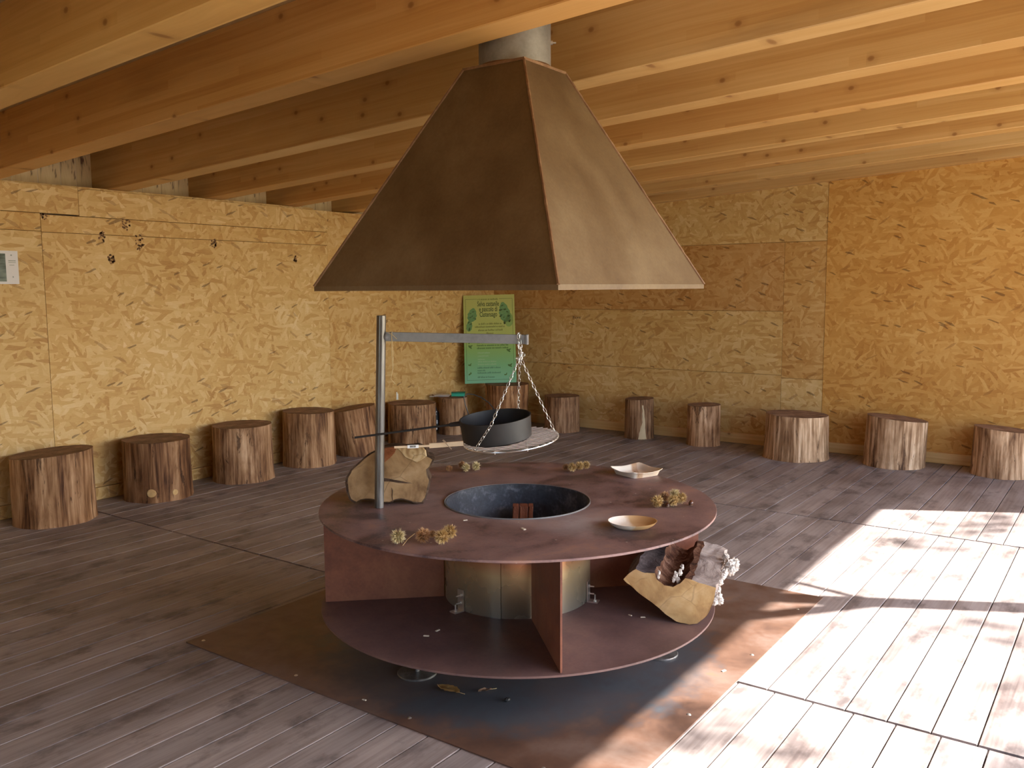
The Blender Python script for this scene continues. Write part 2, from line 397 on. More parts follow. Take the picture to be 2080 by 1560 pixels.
BARKGREY = make_bark('grey_bark', ((0.14, 0.10, 0.085), (0.27, 0.22, 0.20), (0.40, 0.34, 0.31)), (5, 5, 5))
DARKWOOD = make_bark('charred_split_wood', ((0.028, 0.02, 0.02), (0.06, 0.045, 0.045), (0.13, 0.10, 0.10)))
ROTWOOD = make_bark('shaded_red_rotten_wood', ((0.02, 0.008, 0.005), (0.10, 0.038, 0.019), (0.26, 0.15, 0.10)), (26, 26, 9))  # rotten wood, colour darkened to paint in the shade of the hollow
FUNGUS = plain('white_bracket_fungus', (0.60, 0.54, 0.49), 0.85, 0, 0.4, 55)
SUBFLOOR = plain('dark_subfloor', (0.03, 0.022, 0.018), 0.9)
DARKGAP = plain('shadowed_joint', (0.06, 0.035, 0.018), 0.9)
DECKW = plain('roof_deck_wood', (0.42, 0.27, 0.12), 0.7)

# ------------------------------------------------------------------ setting: floor
YL, XB, XF, YO = 3.85, 4.99, -5.2, -3.42      # left wall, back wall, wall behind the camera, open side
floor = tag(box('floor', (XF, YO - 0.25, -0.12), (XB, YL + 0.15, -0.032), SUBFLOOR, None), kind='structure')
bw, pitch = 0.1335, 0.1375
seams = [XF, -2.375, 0.145, 2.668, XB]
proto = {}
for k in range(4):
    x0, x1 = seams[k], seams[k + 1]
    L = x1 - x0 - 0.015
    off = [0.03, -0.945, -0.913, -0.968][k] % pitch
    n = int((YL - YO + 0.25) / pitch) + 1
    for i in range(n):
        y1 = YO - 0.25 + off + i * pitch
        if y1 > YL + 0.02: break
        key = k
        if key not in proto: proto[key] = plank_mesh('floor_board', L, bw, 0.032, 0.0022, 'x', k * 3.3, k * 1.1)
        o = obj('floor_board', proto[key], FLOORB, None, ((x0 + x1) / 2 + random.uniform(-0.001, 0.001), y1 + bw / 2, -0.016 + random.uniform(-0.0009, 0.0)))
        o.parent = floor; o.matrix_parent_inverse = Matrix.Translation(-Vector(floor.location))
def adopt(o, p):
    o.parent = p; o.matrix_parent_inverse = Matrix.Translation(-Vector(p.location)); return o
ground = mk('ground', [(-40, -60, -0.35), (45, -60, -0.35), (45, 40, -0.35), (-40, 40, -0.35)], [(0, 1, 2, 3)], None)
gm = Mat('meadow_ground', 0.9); gn = gm.noise(gm.objc(), 0.8, 5, 0.6); gm.color(gm.ramp(gn, [(0.35, (0.16, 0.17, 0.07)), (0.55, (0.30, 0.27, 0.16)), (0.7, (0.42, 0.37, 0.27))])); ground.data.materials.append(gm.m)
tag(ground, kind='structure')

# ------------------------------------------------------------------ setting: walls of OSB boards
PALE, MIDT, ORNG, REDD = (1.0, 1.0, 1.0), (0.93, 0.88, 0.80), (0.93, 0.72, 0.43), (0.82, 0.66, 0.52)
wl = tag(box('wall_left', (XF, YL + 0.022, -0.03), (XB + 0.2, 4.068, 2.10), DARKGAP), kind='structure')
def lpanel(x0, x1, z0, z1, t=0.0, tint=PALE):
    adopt(box('osb_panel', (x0 + 0.0012, YL - t, z0 + 0.0012), (x1 - 0.0012, YL + 0.022, z1 - 0.0012), OSB, None, 'x', 0.0015, tint), wl)
lpanel(-5.15, -2.46, 0.09, 1.972); lpanel(-2.46, 0.045, 0.09, 1.855, 0.0, PALE); lpanel(-2.46, 0.045, 1.855, 1.972, 0.0, (0.97, 0.91, 0.80))
lpanel(0.045, 2.53, 0.09, 1.85, 0.001, (1.0, 0.97, 0.92)); lpanel(0.045, 2.53, 1.85, 1.965, 0.002, (0.98, 0.93, 0.84))
lpanel(-5.15, -2.2, 1.972, 2.152, 0.012); lpanel(-2.2, 0.30, 1.972, 2.156, 0.012, (1.03, 1.03, 1.03)); lpanel(0.30, 2.53, 1.965, 2.150, 0.012, (1.02, 1.0, 0.96))
lpanel(2.53, XB, 0.09, 2.150, 0.0, (0.93, 0.85, 0.74))
bl = tag(box('baseboard_left', (XF, YL - 0.006, 0.0), (XB, YL + 0.022, 0.088), OSB, None, 'x', 0.002, (1.05, 1.04, 1.0)), kind='structure')
STAIN = plain('brown_resin_stain', (0.20, 0.10, 0.045), 0.8, 0, 0.3, 60)
def stain(px, py, rr, seed):
    d_ = FW + RT * ((px - IW / 2) / FPX) - UP * ((py - IH / 2) / FPX); p = CAM + d_ * ((YL - 0.0025 - CAM.y) / d_.y); rn = random.Random(seed); parts = []
    for _ in range(int(14 + rr * 400)):
        a, q = rn.uniform(0, 2 * PI), rr * math.sqrt(rn.random()); c = (q * math.cos(a) * 0.7, q * math.sin(a)); e = rn.uniform(0.002, 0.009); k = 7
        ring_ = [(p.x + c[0] + e * (0.6 + rn.random() * 0.7) * math.cos(2 * PI * i / k), p.y - 0.0004, p.z + c[1] + e * (0.6 + rn.random() * 0.8) * math.sin(2 * PI * i / k)) for i in range(k)]
        parts.append((ring_, [tuple(range(k))]))
    adopt(mk('resin_stain', *join_geo(parts), STAIN), wl)
for sx_, sy_, rr_, sd_ in ((256, 455, 0.045, 1), (283, 492, 0.06, 2), (226, 526, 0.035, 3), (434, 494, 0.035, 4), (90, 437, 0.03, 5), (600, 526, 0.03, 6), (207, 480, 0.035, 7)): stain(sx_, sy_, rr_, sd_)
# loose inner board edge just behind the top strip
adopt(box('osb_panel', (XF, YL + 0.024, 2.03), (2.4, YL + 0.046, 2.168), OSB, None, 'x', 0.002, PALE), wl)

wb = tag(box('wall_back', (XB + 0.022, YO - 0.15, -0.03), (XB + 0.14, YL + 0.12, 2.50), DARKGAP), kind='structure')
def bpanel(y0, y1, z0, z1, t=0.0, tint=PALE):
    adopt(box('osb_panel', (XB - t, y0 + 0.0012, z0 + 0.0012), (XB + 0.022, y1 - 0.0012, z1 - 0.0012), OSB, None, 'y', 0.0015, tint), wb)
bpanel(-2.28, 0.221, 0.09, 2.47, 0.003, ORNG); bpanel(YO - 0.15, -2.28, 0.09, 2.55, 0.0, ORNG)
bpanel(0.221, 2.72, 1.858, 2.40, 0.0, (0.98, 0.95, 0.88)); bpanel(2.72, YL, 1.858, 2.30, 0.0, MIDT)
bpanel(0.592, YL, 1.241, 1.858, 0.0, REDD); bpanel(0.221, 0.592, 0.637, 1.858, 0.0, (0.86, 0.72, 0.55))
bpanel(0.592, 3.09, 0.66, 1.241, 0.001, (0.95, 0.89, 0.78)); bpanel(3.09, YL, 0.66, 1.241, 0.0, (0.9, 0.8, 0.68))
bpanel(0.592, YL, 0.09, 0.66, 0.0, (0.93, 0.86, 0.75)); bpanel(0.221, 0.592, 0.09, 0.637, 0.001, (1.0, 0.97, 0.92))
bb = tag(box('baseboard_back', (XB - 0.028, YO, 0.0), (XB + 0.02, YL - 0.006, 0.092), PINE, None, 'y', 0.004, (1.05, 1.0, 0.9)), kind='structure')
# wall behind the camera, plain boards; unseen doorway gap added to light the beams
wf = tag(box('wall_front', (XF - 0.14, 0.45, -0.03), (XF - 0.022, YL + 0.12, 2.5), DARKGAP), kind='structure')
adopt(box('wall_backing', (XF - 0.14, YO - 0.15, -0.03), (XF - 0.022, -0.9, 2.5), DARKGAP), wf); adopt(box('wall_backing', (XF - 0.14, -0.9, 2.15), (XF - 0.022, 0.45, 2.5), DARKGAP), wf)
for y0, y1, z0 in ((-3.4, -0.9, 0.0), (-0.9, 0.45, 2.15), (0.45, 3.83, 0.0)):
    adopt(box('osb_panel', (XF - 0.022, y0, z0), (XF, y1, 2.45), OSB, None, 'y', 0.0015, MIDT), wf)

# ------------------------------------------------------------------ setting: roof
SL = 0.054
def zb_(y): return 2.165 + SL * (YL - y)
ceil_ = empty('ceiling', (0, 0, 2.3)); tag(ceil_, kind='structure')
ya, yb2 = 4.12, -3.58
def beam(x0, x1, depth_=0.32, tint=(1, 1, 1)):
    me_v = []; ch = 0.004
    def ring(y):
        z = zb_(y)
        return [(x0 + ch, y, z), (x1 - ch, y, z), (x1, y, z + ch), (x1, y, z + depth_), (x0, y, z + depth_), (x0, y, z + ch)]
    V = ring(ya) + ring(yb2); F = [(i, (i + 1) % 6, 6 + (i + 1) % 6, 6 + i) for i in range(6)] + [(0, 1, 2, 3, 4, 5), (11, 10, 9, 8, 7, 6)]
    me = mesh('ceiling_beam', V, F); fix_normals(me)
    lay = me.uv_layers.new(name='UVMap'); ou = random.random() * 30
    for p in me.polygons:
        for li in p.loop_indices:
            co = me.vertices[me.loops[li].vertex_index].co
            hz = co.z - zb_(co.y)
            lay.data[li].uv = (co.y + ou, (hz if abs(p.normal.x) > 0.5 else 0.5 + (co.x - x0) * 0.25))
    o = obj('ceiling_beam', me, PINE, None, None, tint); return adopt(o, ceil_)
for i, (x0, lit_tint) in enumerate([(-4.98, (1, 1, 1)), (-4.22, (1, 1, 1)), (-3.45, (1, 1, 1)), (-2.68, (1, .97, .9)), (-1.90, (1, .97, .9)), (-1.12, (1.2, 1.05, 0.72)), (-0.345, (1.05, 0.84, 0.56)), (0.53, (0.98, 0.88, 0.70)), (1.31, (1.02, 0.90, 0.70)), (2.06, (1.05, 0.88, 0.64)), (2.80, (1.06, 0.94, 0.72)), (3.54, (1.05, 0.9, 0.68)), (4.24, (1.08, 1.02, 0.88)), (4.90, (1.0, 0.9, 0.75))]):  # per-beam tone, with warm bounce and side light painted into the left ones
    beam(x0, x0 + 0.155 if i < 13 else XB + 0.06, 0.32, lit_tint)
beam(-5.36, -5.17)  # unseen beam added to stop light leaking over the wall behind the camera
for xa, xb_ in ((XF - 0.14, XF - 0.005), (XB + 0.005, XB + 0.14)):
    adopt(box('end_closure', (xa, YL - 0.02, 2.0), (xb_, 4.12, 2.5), PINE, None, 'z'), ceil_)  # caps added to stop light leaking in at the roof ends
V = []
for y in (ya + 0.1, yb2 - 0.1):
    for dz in (0.3205, 0.36): V += [(XF - 0.3, y, zb_(y) + dz), (XB + 0.3, y, zb_(y) + dz)]
deck = adopt(mk('roof_deck', V, [(0, 1, 5, 4), (2, 6, 7, 3), (0, 2, 3, 1), (4, 5, 7, 6), (0, 4, 6, 2), (1, 3, 7, 5)], DECKW, None, grain_uv('x')), ceil_)
fix_normals(deck.data)
fascia = tag(box('trim_1', (XF - 0.2, yb2 - 0.04, zb_(yb2) - 0.0), (XB + 0.2, yb2, zb_(yb2) + 0.34), PINE, None, 'x'), kind='structure')
# closing boards above the left wall, seen between the beams
WHITEB = Mat('pale_infill_board', 0.7); _oc = WHITEB.objc(); _n = WHITEB.noise(WHITEB.map(_oc, scale=(14, 14, 2.5)), 1.0, 4, 0.6, 0.4)
WHITEB.color(WHITEB.ramp(_n, [(0.38, (0.12, 0.05, 0.03)), (0.45, (0.70, 0.50, 0.27)), (0.7, (0.80, 0.62, 0.36))]))
infill = tag(empty('trim_2', (0, 4.08, 2.2)), kind='structure')
x = XF; wds = [0.155, 0.11, 0.19, 0.14, 0.17]; i = 0
while x < XB:
    wd = wds[i % 5]; i += 1
    adopt(box('infill_board', (x + 0.002, 4.07, 2.02), (x + wd - 0.002, 4.09, 2.49), WHITEB.m, None, 'z', 0.001), infill); x += wd
# open side: header beam, posts with braces, short return at the far corner
tag(box('trim_3', (XF, -3.40, 2.43), (XB, -3.28, 2.52), PINE, None, 'x', 0.004), kind='structure')
wr = tag(box('wall_right', (4.57, -3.42, -0.03), (XB + 0.02, -3.32, 2.43), PINE, None, 'z', 0.003), kind='structure')
cw = tag(box('wall_open_side', (XF, -3.44, -0.03), (-2.0, -3.36, 2.55), DARKGAP), kind='structure')  # unseen wall added to cut the light on the hood's left face
for x0 in (-5.19, -3.6):
    adopt(box('osb_panel', (x0, -3.36, 0.0), (x0 + 1.585, -3.338, 2.5), OSB, None, 'x', 0.0015, MIDT), cw)
for px, lab in ((2.51, 'square timber post of the open side beside the far return'), (0.01, 'square timber post in the middle of the open side')):
    t = tag(empty('timber_post', (px, -3.35, 0.0)), lab, 'post')
    obj('post_shaft', plank_mesh('post_shaft', 0.10, 0.10, 2.43, 0.004, 'z', px), PINE, t, (0, 0, 1.215))
    for s, z0, wdt in ((1, 2.02, 0.035), (-1, 2.0, 0.07)):
        e = Vector((s * 0.36, 0, 2.43)); b0 = Vector((s * 0.03, 0, z0)); dv = e - b0; ln = dv.length
        o = obj('knee_brace', plank_mesh('knee_brace', ln, 0.05, wdt, 0.003, 'x'), PINE, t, (b0 + e) / 2); o.rotation_euler = (0, -math.atan2(dv.z, dv.x), 0)
pl = bpy.data.lights.new('portal_open_side', 'AREA'); pl.shape = 'RECTANGLE'; pl.size = 10.0; pl.size_y = 2.6; pl.cycles.is_portal = True
po = link(bpy.data.objects.new('portal_open_side', pl)); po.location = (-0.1, -3.62, 1.25); po.rotation_euler = (-PI / 2, 0, 0)

# ------------------------------------------------------------------ floor plate
ZT, ZS, RD = 0.5943, 0.2049, 0.80
fp = tag(empty('steel_floor_plate', (0.2, 0.11, 0.0)), 'square rusty steel sheet on the boards under the fire table', 'floor plate')
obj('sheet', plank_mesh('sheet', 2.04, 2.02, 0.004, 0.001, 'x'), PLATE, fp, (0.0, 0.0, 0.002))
me = lathe_geo([(0.0001, 0.003), (0.006, 0.002), (0.008, 0.0)], 10)
scr = mesh('screw', me[0], me[1], None, 40)
for sx, sy in [(-0.97, 0.96), (-0.97, 0.38), (-0.97, -0.2), (-0.97, -0.75), (0.2, -0.97), (-0.4, -0.97), (0.8, -0.96)]:
    obj('screw', scr, ZINC, fp, (sx, sy, 0.004))

# ------------------------------------------------------------------ fire table
ft = tag(empty('fire_table', (0, 0, 0.0)), 'round two-tier rusty steel fire table with open bowl in the middle', 'fire table')
def ring_plate(name, r0, r1, z0, z1, mat, n=128):
    prof = [(r0, z0), (r1 - 0.001, z0), (r1, z0 + 0.001), (r1, z1 - 0.001), (r1 - 0.001, z1), (r0, z1), (r0, z0)]
    return lathe(name, prof, n, mat, ft, None, 30)
ring_plate('table_top', 0.302, RD, ZT - 0.009, ZT, TOPST)
ring_plate('lower_shelf', 0.02, RD, ZS - 0.008, ZS, SHELFST)
for k, a in enumerate((225.8, 133.0, 45, 315)):
    t = math.radians(a); e = Vector((math.cos(t), math.sin(t), 0)); r0, r1 = 0.306, 0.785
    me = plank_mesh('divider_panel', r1 - r0, 0.007, ZT - 0.009 - ZS, 0.001, 'x', k)
    o = obj('divider_panel', me, RUST, ft, e * ((r0 + r1) / 2) + Vector((0, 0, (ZT - 0.009 + ZS) / 2))); o.rotation_euler = (0, 0, t)
lathe('fire_drum', [(0.297, 0.0), (0.300, 0.0), (0.300, ZT - ZS - 0.010), (0.297, ZT - ZS - 0.010), (0.297, 0.0)], 96, BLUED, ft, (0, 0, ZS))
# strap seam on the drum
lathe('drum_strap', [(0.301, 0.0), (0.304, 0.0), (0.304, 0.375), (0.301, 0.375)], 3, BLUED, ft, (0, 0, ZS), a0=math.radians(196), a1=math.radians(203))
bowl = lathe('fire_bowl', [(0.0002, -0.215), (0.10, -0.212), (0.20, -0.20), (0.262, -0.17), (0.285, -0.12), (0.291, -0.04), (0.292, 0.001), (0.295, 0.003), (0.2955, -0.04), (0.289, -0.122), (0.265, -0.175), (0.2, -0.205), (0.1, -0.217), (0.0002, -0.22)], 96, SOOT, ft, (0, 0, ZT))
lathe('bowl_rim', [(0.2965, -0.012), (0.3005, -0.012), (0.3005, 0.0035), (0.2985, 0.0045), (0.2965, 0.0035), (0.2965, -0.012)], 96, ARMST, ft, (0, 0, ZT))
ashv = []
for i in range(1): pass
lathe('ash_bed', [(0.0002, 0.02), (0.08, 0.017), (0.16, 0.008), (0.225, -0.004)], 40, plain('grey_ash', (0.10, 0.085, 0.08), 0.95, 0, 0.5, 30), ft, (0, 0, ZT - 0.185), rfun=lambda t, z: 1 + 0.06 * nz(math.cos(t) * 2, math.sin(t) * 2, z * 30))
for k, a in enumerate((168, 285, 80, 348)):
    t = math.radians(a); e = Vector((math.cos(t), math.sin(t), 0))
    br = bpy.data.objects.new('bracket', mesh('bracket', *join_geo([box_geo((0.0, -0.018, 0), (0.004, 0.018, 0.085)), box_geo((0.0, -0.018, 0), (0.045, 0.018, 0.004))]), smooth=30))
    br.data.materials.append(ZINC); br.location = e * 0.302 + Vector((0, 0, ZS)); br.rotation_euler = (0, 0, t); link(br, ft)
    for (p0, p1) in (((0.003, 0, 0.062), (0.026, 0, 0.062)), ((0.003, 0, 0.032), (0.026, 0, 0.032)), ((0.03, 0, 0.003), (0.03, 0, 0.03))):
        d = (Vector(p1) - Vector(p0)).normalized()
        V1 = tube_geo([p0, p1], 0.003, 8); V2 = tube_geo([Vector(p0), Vector(p0) + d * 0.006], 0.007, 6)
        mk('bolt', *join_geo([V1, V2]), ZINC, br, None, 30)
for k, (fx, fy) in enumerate(((-0.49, 0.125), (0.20, -0.55), (0.45, 0.35), (0.1, 0.62))):
    f = lathe('foot', [(0.0002, 0.008), (0.012, 0.008), (0.074, 0.0065), (0.076, 0.004), (0.076, 0.0), (0.0002, 0.0)], 40, TUBEST, ft, (fx, fy, 0.0045))
    o = mk('foot_stem', *join_geo([tube_geo([(0, 0, 0.006), (0, 0, 0.193)], 0.009, 10), box_geo((-0.022, -0.022, 0.15), (0.022, 0.022, 0.192))]), TUBEST, f, None, 30)

# ------------------------------------------------------------------ crane post with arm
lean = RT.copy(); lean.z = 0; lean.normalize()
PB = Vector((-0.406, 0.39, ZT)); PT = PB + Vector((0, 0, 0.766)) + lean * 0.026
cp = tag(empty('crane_post', PB), 'grey steel tube post with sideways flat arm standing on the fire table', 'crane post')
tube('post_tube', [Vector((0, 0, 0.001)), (PT - PB) * 0.5, PT - PB], 0.0185, TUBEST, cp, 24)
cap = tube('post_mouth', [PT - PB - Vector((0, 0, 0.001)), PT - PB + Vector((0, 0, 0.0008))], 0.0155, SOOT, cp, 24)  # dark disc painted as the shaded hollow of the closed tube
arm0 = PB + (PT - PB) * 0.898; arm0.z = 1.279
TIP = Vector((-0.128, -0.137, 1.2685)); ad = (TIP - arm0); AL = ad.length; ah = ad.normalized()
asd = ah.cross(Vector((0, 0, 1))).normalized(); aup = asd.cross(ah)
AM = Matrix((( ah.x, asd.x, aup.x, arm0.x - PB.x), (ah.y, asd.y, aup.y, arm0.y - PB.y), (ah.z, asd.z, aup.z, arm0.z - PB.z), (0, 0, 0, 1)))
ao = obj('arm_bar', plank_mesh('arm_bar', AL - 0.02, 0.010, 0.036, 0.001, 'x'), ARMST, cp); ao.matrix_local = AM @ Matrix.Translation((0.02 + (AL - 0.02) / 2, 0, 0))
wv = lathe_geo([(0.0002, -0.006), (0.012, -0.004), (0.015, 0.0), (0.012, 0.004), (0.0002, 0.006)], 12)
o = mk('weld_bead', *wv, ARMST, cp, None, 60); o.matrix_local = AM @ Matrix.Translation((0.02, 0, 0)) @ Matrix.Scale(2.6, 4, (0, 0, 1))
o = obj('end_stop', plank_mesh('end_stop', 0.008, 0.03, 0.038, 0.001, 'z'), ARMST, cp); o.matrix_local = AM @ Matrix.Translation((AL + 0.004, 0, 0))
# loose raffia string tied round the arm
STRAW = plain('straw_string', (0.55, 0.40, 0.20), 0.8)
sl = tag(empty('raffia_string', arm0 + ah * 0.045), 'thin straw-coloured string tied round the arm near the post', 'string')
lp = [Vector((0, 0, 0)) + asd * 0.009 * math.cos(t) + aup * 0.022 * math.sin(t) for t in [k * PI / 8 for k in range(16)]]
tube('knot_loop', lp, 0.0014, STRAW, sl, 5, True)
tube('knot_end', [asd * 0.009 + aup * 0.018 - ah * 0.016, asd * 0.011 + ah * 0.004 + aup * 0.008, asd * 0.012 + ah * 0.022 - aup * 0.008], 0.0011, STRAW, sl, 5)
tube('hanging_strand', [asd * 0.009 - aup * 0.02, asd * 0.010 - Vector((0, 0, 0.07)), asd * 0.011 - Vector((0, 0, 0.125)) + ah * 0.003, asd * 0.012 - Vector((0, 0, 0.165)) - ah * 0.006, asd * 0.012 - Vector((0, 0, 0.185)) + ah * 0.012], 0.0011, STRAW, sl, 5)
tube('hanging_strand', [asd * 0.009 - aup * 0.02 + ah * 0.003, asd * 0.010 - Vector((0, 0, 0.06)) + ah * 0.006, asd * 0.011 - Vector((0, 0, 0.13)) + ah * 0.004], 0.0009, STRAW, sl, 5)

# ------------------------------------------------------------------ hanging grill
DG = 3.36
GC = at(1038, 893, DG)
g1 = (RT + Vector((0, 0, 0.10))).normalized()                      # along the tilt, right end higher
fh = Vector((FW.x, FW.y, 0)).normalized()
g2 = (fh + Vector((0, 0, 0.075))); g2 = (g2 - g1 * g2.dot(g1)).normalized(); g3 = g1.cross(g2)
GR = 0.182
gr = tag(empty('hanging_grill', GC), 'round wire grill hanging on three chains from the crane arm', 'grill')
def gp(a, b, c=0.0): return g1 * a + g2 * b + g3 * c
tube('grill_ring', [gp(GR * math.cos(t), GR * math.sin(t)) for t in [2 * PI * k / 64 for k in range(64)]], 0.0030, WIRE, gr, 8, True)
for k in range(18):
    b = -GR + (k + 0.5) * 2 * GR / 18; hl = math.sqrt(GR * GR - b * b) + 0.003
    tube('grill_bar', [gp(-hl, b, 0.004), gp(hl, b, 0.004)], 0.0016, WIRE, gr, 6)
for a in (-0.06, 0.06):
    tube('cross_bar', [gp(a, -math.sqrt(GR * GR - a * a), -0.004), gp(a, math.sqrt(GR * GR - a * a), -0.004)], 0.0025, WIRE, gr, 6)
# chain link shared by all chains
LL, LW, LRD = 0.020, 0.0046, 0.0011
lk = []
for k in range(6): t = -PI / 2 + PI * k / 5; lk.append((LW * math.cos(t) * 0 + LW * math.sin(t), 0, (LL / 2 - LW) + LW * math.cos(t)))
for k in range(6): t = PI / 2 + PI * k / 5; lk.append((LW * math.sin(t), 0, -(LL / 2 - LW) + LW * math.cos(t)))
lv, lf = tube_geo(lk, LRD, 5, True)
linkme = mesh('chain_link', lv, lf, None, 60); linkme.materials.append(WIRE)
def chain(p, q, sag=0.0, name='chain'):
    p, q = Vector(p), Vector(q); L = (q - p).length; n = max(2, int(L / (LL - 3.0 * LRD)))
    c = bpy.data.objects.new(name, None); c.location = p; link(c, gr); c.empty_display_size = 0.02
    d = (q - p) / n; rot = d.to_track_quat('Z', 'Y')
    for i in range(n):
        o = bpy.data.objects.new('chain_link', linkme); link(o, c)
        pos = d * (i + 0.5) - Vector((0, 0, sag * 4 * (i + 0.5) / n * (1 - (i + 0.5) / n)))
        o.location = pos; o.rotation_mode = 'QUATERNION'
        from mathutils import Quaternion
        o.rotation_quaternion = rot @ Quaternion((0, 0, 1), (PI / 2 if i % 2 else 0) + 0.5)
    return c
HK = arm0 + ah * (AL - 0.028)                      # where the chain loops over the bar
node = at(1056, 724, depth(HK))
rel = lambda v: v - GC
a1 = rel(at(962, 916, depth(GC + gp(-0.14, -0.11)))); a1 = gp(-0.138, -0.118)
a2 = gp(0.172, 0.058); a3 = gp(0.028, 0.178)
nr = rel(node)
rimp = gp(-0.066, -0.1345, 0.0935); chain(nr, rimp); chain(rimp, a1); chain(nr, a2); chain(nr, a3)
chain(nr + Vector((0, 0, 0.004)), rel(HK + asd * 0.010 - aup * 0.015)); chain(nr + RT * 0.004, rel(HK - asd * 0.010 - aup * 0.015) + RT * 0.006)
chain(rel(HK + asd * 0.010 - aup * 0.02), rel(HK + asd * 0.010 + aup * 0.022)); chain(rel(HK + asd * 0.011 - aup * 0.02) + RT * 0.007, rel(HK + asd * 0.011 + aup * 0.022) + RT * 0.006)
chain(rel(HK + asd * 0.01 + aup * 0.022), rel(HK - asd * 0.012 + aup * 0.022))
for k in range(7):                                 # bunched knot of loose links
    o = bpy.data.objects.new('chain_link', linkme); link(o, gr); o.location = nr + Vector((random.uniform(-.009, .009), random.uniform(-.009, .009), random.uniform(-.012, .012))) + RT * random.uniform(-.004, .012); o.rotation_euler = (random.random() * 3, random.random() * 3, random.random() * 3)

# ------------------------------------------------------------------ black pan on the grill
PR, PH = 0.137, 0.086
PC = GC + gp(-0.052, 0.012, 0.0062)
pn = tag(empty('chestnut_pan', PC), 'deep black iron pan with long handle sitting on the hanging grill', 'pan')
PM = Matrix(((g1.x, g2.x, g3.x, 0), (g1.y, g2.y, g3.y, 0), (g1.z, g2.z, g3.z, 0), (0, 0, 0, 1)))
o = lathe('pan_body', [(0.0002, 0.0), (PR - 0.012, 0.0), (PR - 0.004, 0.006), (PR, PH), (PR + 0.002, PH + 0.001), (PR - 0.003, PH + 0.001), (PR - 0.007, 0.009), (PR - 0.014, 0.003), (0.0002, 0.003)], 80, BLACKPAN, pn); o.matrix_local = PM
hd0 = PC + gp(-PR, 0.0, PH - 0.012); hd1 = at(720, 889, depth(hd0) - 0.03)
hp0 = hd0 - PC; hp1 = hd1 - PC; hd = (hp1 - hp0)
o = mk('pan_handle', *join_geo([tube_geo([hp0 - hd.normalized() * 0.004, hp0 + hd * 0.09, hp0 + hd * 0.11, hp1], 0, 8, rs=[0.010, 0.008, 0.0045, 0.004])]), BLACKPAN, pn, None, 40)
bz = lambda px, py, d: at(px, py, d) - PC
dp = depth(PC)
tube('bail_wire', [bz(952, 843, dp + 0.11), bz(945, 822, dp + 0.1), bz(942, 806, dp + 0.1), bz(949, 800, dp + 0.11), bz(961, 801, dp + 0.12), bz(977, 807, dp + 0.13), bz(993, 818, dp + 0.13), bz(1005, 833, dp + 0.125)], 0.0022, BLACKPAN, pn, 6)
mk('rivet_strap', *join_geo([tube_geo([gp(-PR + 0.004, -0.02, PH - 0.02), gp(-PR + 0.004, 0.02, PH - 0.02)], 0.004, 8)]), BLACKPAN, pn, None, 40)

# ------------------------------------------------------------------ wooden brush lying out over the grill edge
w0 = at(801, 908.5, dp - 0.10); w1 = at(872, 905.5, dp - 0.09); w2 = at(941, 900.5, dp - 0.085)
wr_ = tag(empty('wooden_spatula', w2), 'pale wooden stick with white barcode sticker poking out from the grill', 'wooden stick')
WOODP = plain('planed_beech', (0.62, 0.47, 0.31), 0.6, 0, 0.1, 25)
def flat_bar(name, p, q, wz, th, mat, parent, org):
    d = (q - p); L = d.length; xx = d.normalized(); yy = xx.cross(Vector((0, 0, 1))).normalized(); zz = yy.cross(xx)
    zz = -zz if zz.z < 0 else zz
    M = Matrix(((xx.x, yy.x, zz.x, (p.x + q.x) / 2 - org.x), (xx.y, yy.y, zz.y, (p.y + q.y) / 2 - org.y), (xx.z, yy.z, zz.z, (p.z + q.z) / 2 - org.z), (0, 0, 0, 1)))
    o = obj(name, plank_mesh(name, L, th, wz, min(0.0012, th * 0.3), 'x'), mat, parent); o.matrix_local = M; return o, M
flat_bar('stick_handle', w0, w1, 0.0085, 0.008, WOODP, wr_, w2); flat_bar('stick_blade', w1, w2, 0.0185, 0.007, WOODP, wr_, w2)
s0, s1 = w0.lerp(w1, 0.38), w0.lerp(w1, 0.70); off = -FW * 0.006
so, SM = flat_bar('barcode_sticker', s0 + off, s1 + off, 0.0125, 0.0012, plain('white_sticker', (0.8, 0.8, 0.8), 0.5, 0, 0.02), wr_, w2)
BLK = plain('black_print', (0.03, 0.03, 0.03), 0.7, 0, 0.05)
bars = []; xx = -0.012; random.seed(3)
while xx < 0.010:
    wd = random.choice((0.0005, 0.0008, 0.0012)); bars.append(box_geo((xx, 0.0006, -0.0035), (xx + wd, 0.0011, 0.004))); bars.append(box_geo((xx, -0.0011, -0.0035), (xx + wd, -0.0006, 0.004))); xx += wd + random.choice((0.0006, 0.0009))
o = mk('barcode_bars', *join_geo(bars), BLK, so)
sk = tag(empty('skewer', at(908, 904, dp - 0.105)), 'short thin pale skewer crossing the wooden stick', 'skewer')
tube('skewer_rod', [at(899, 894, dp - 0.10) - sk.location, at(917, 912.5, dp - 0.11) - sk.location], 0.0016, WIRE, sk, 6)
tube('skewer_rod', [at(901, 893, dp - 0.098) - sk.location, at(908, 901, dp - 0.104) - sk.location], 0.0013, WIRE, sk, 6)

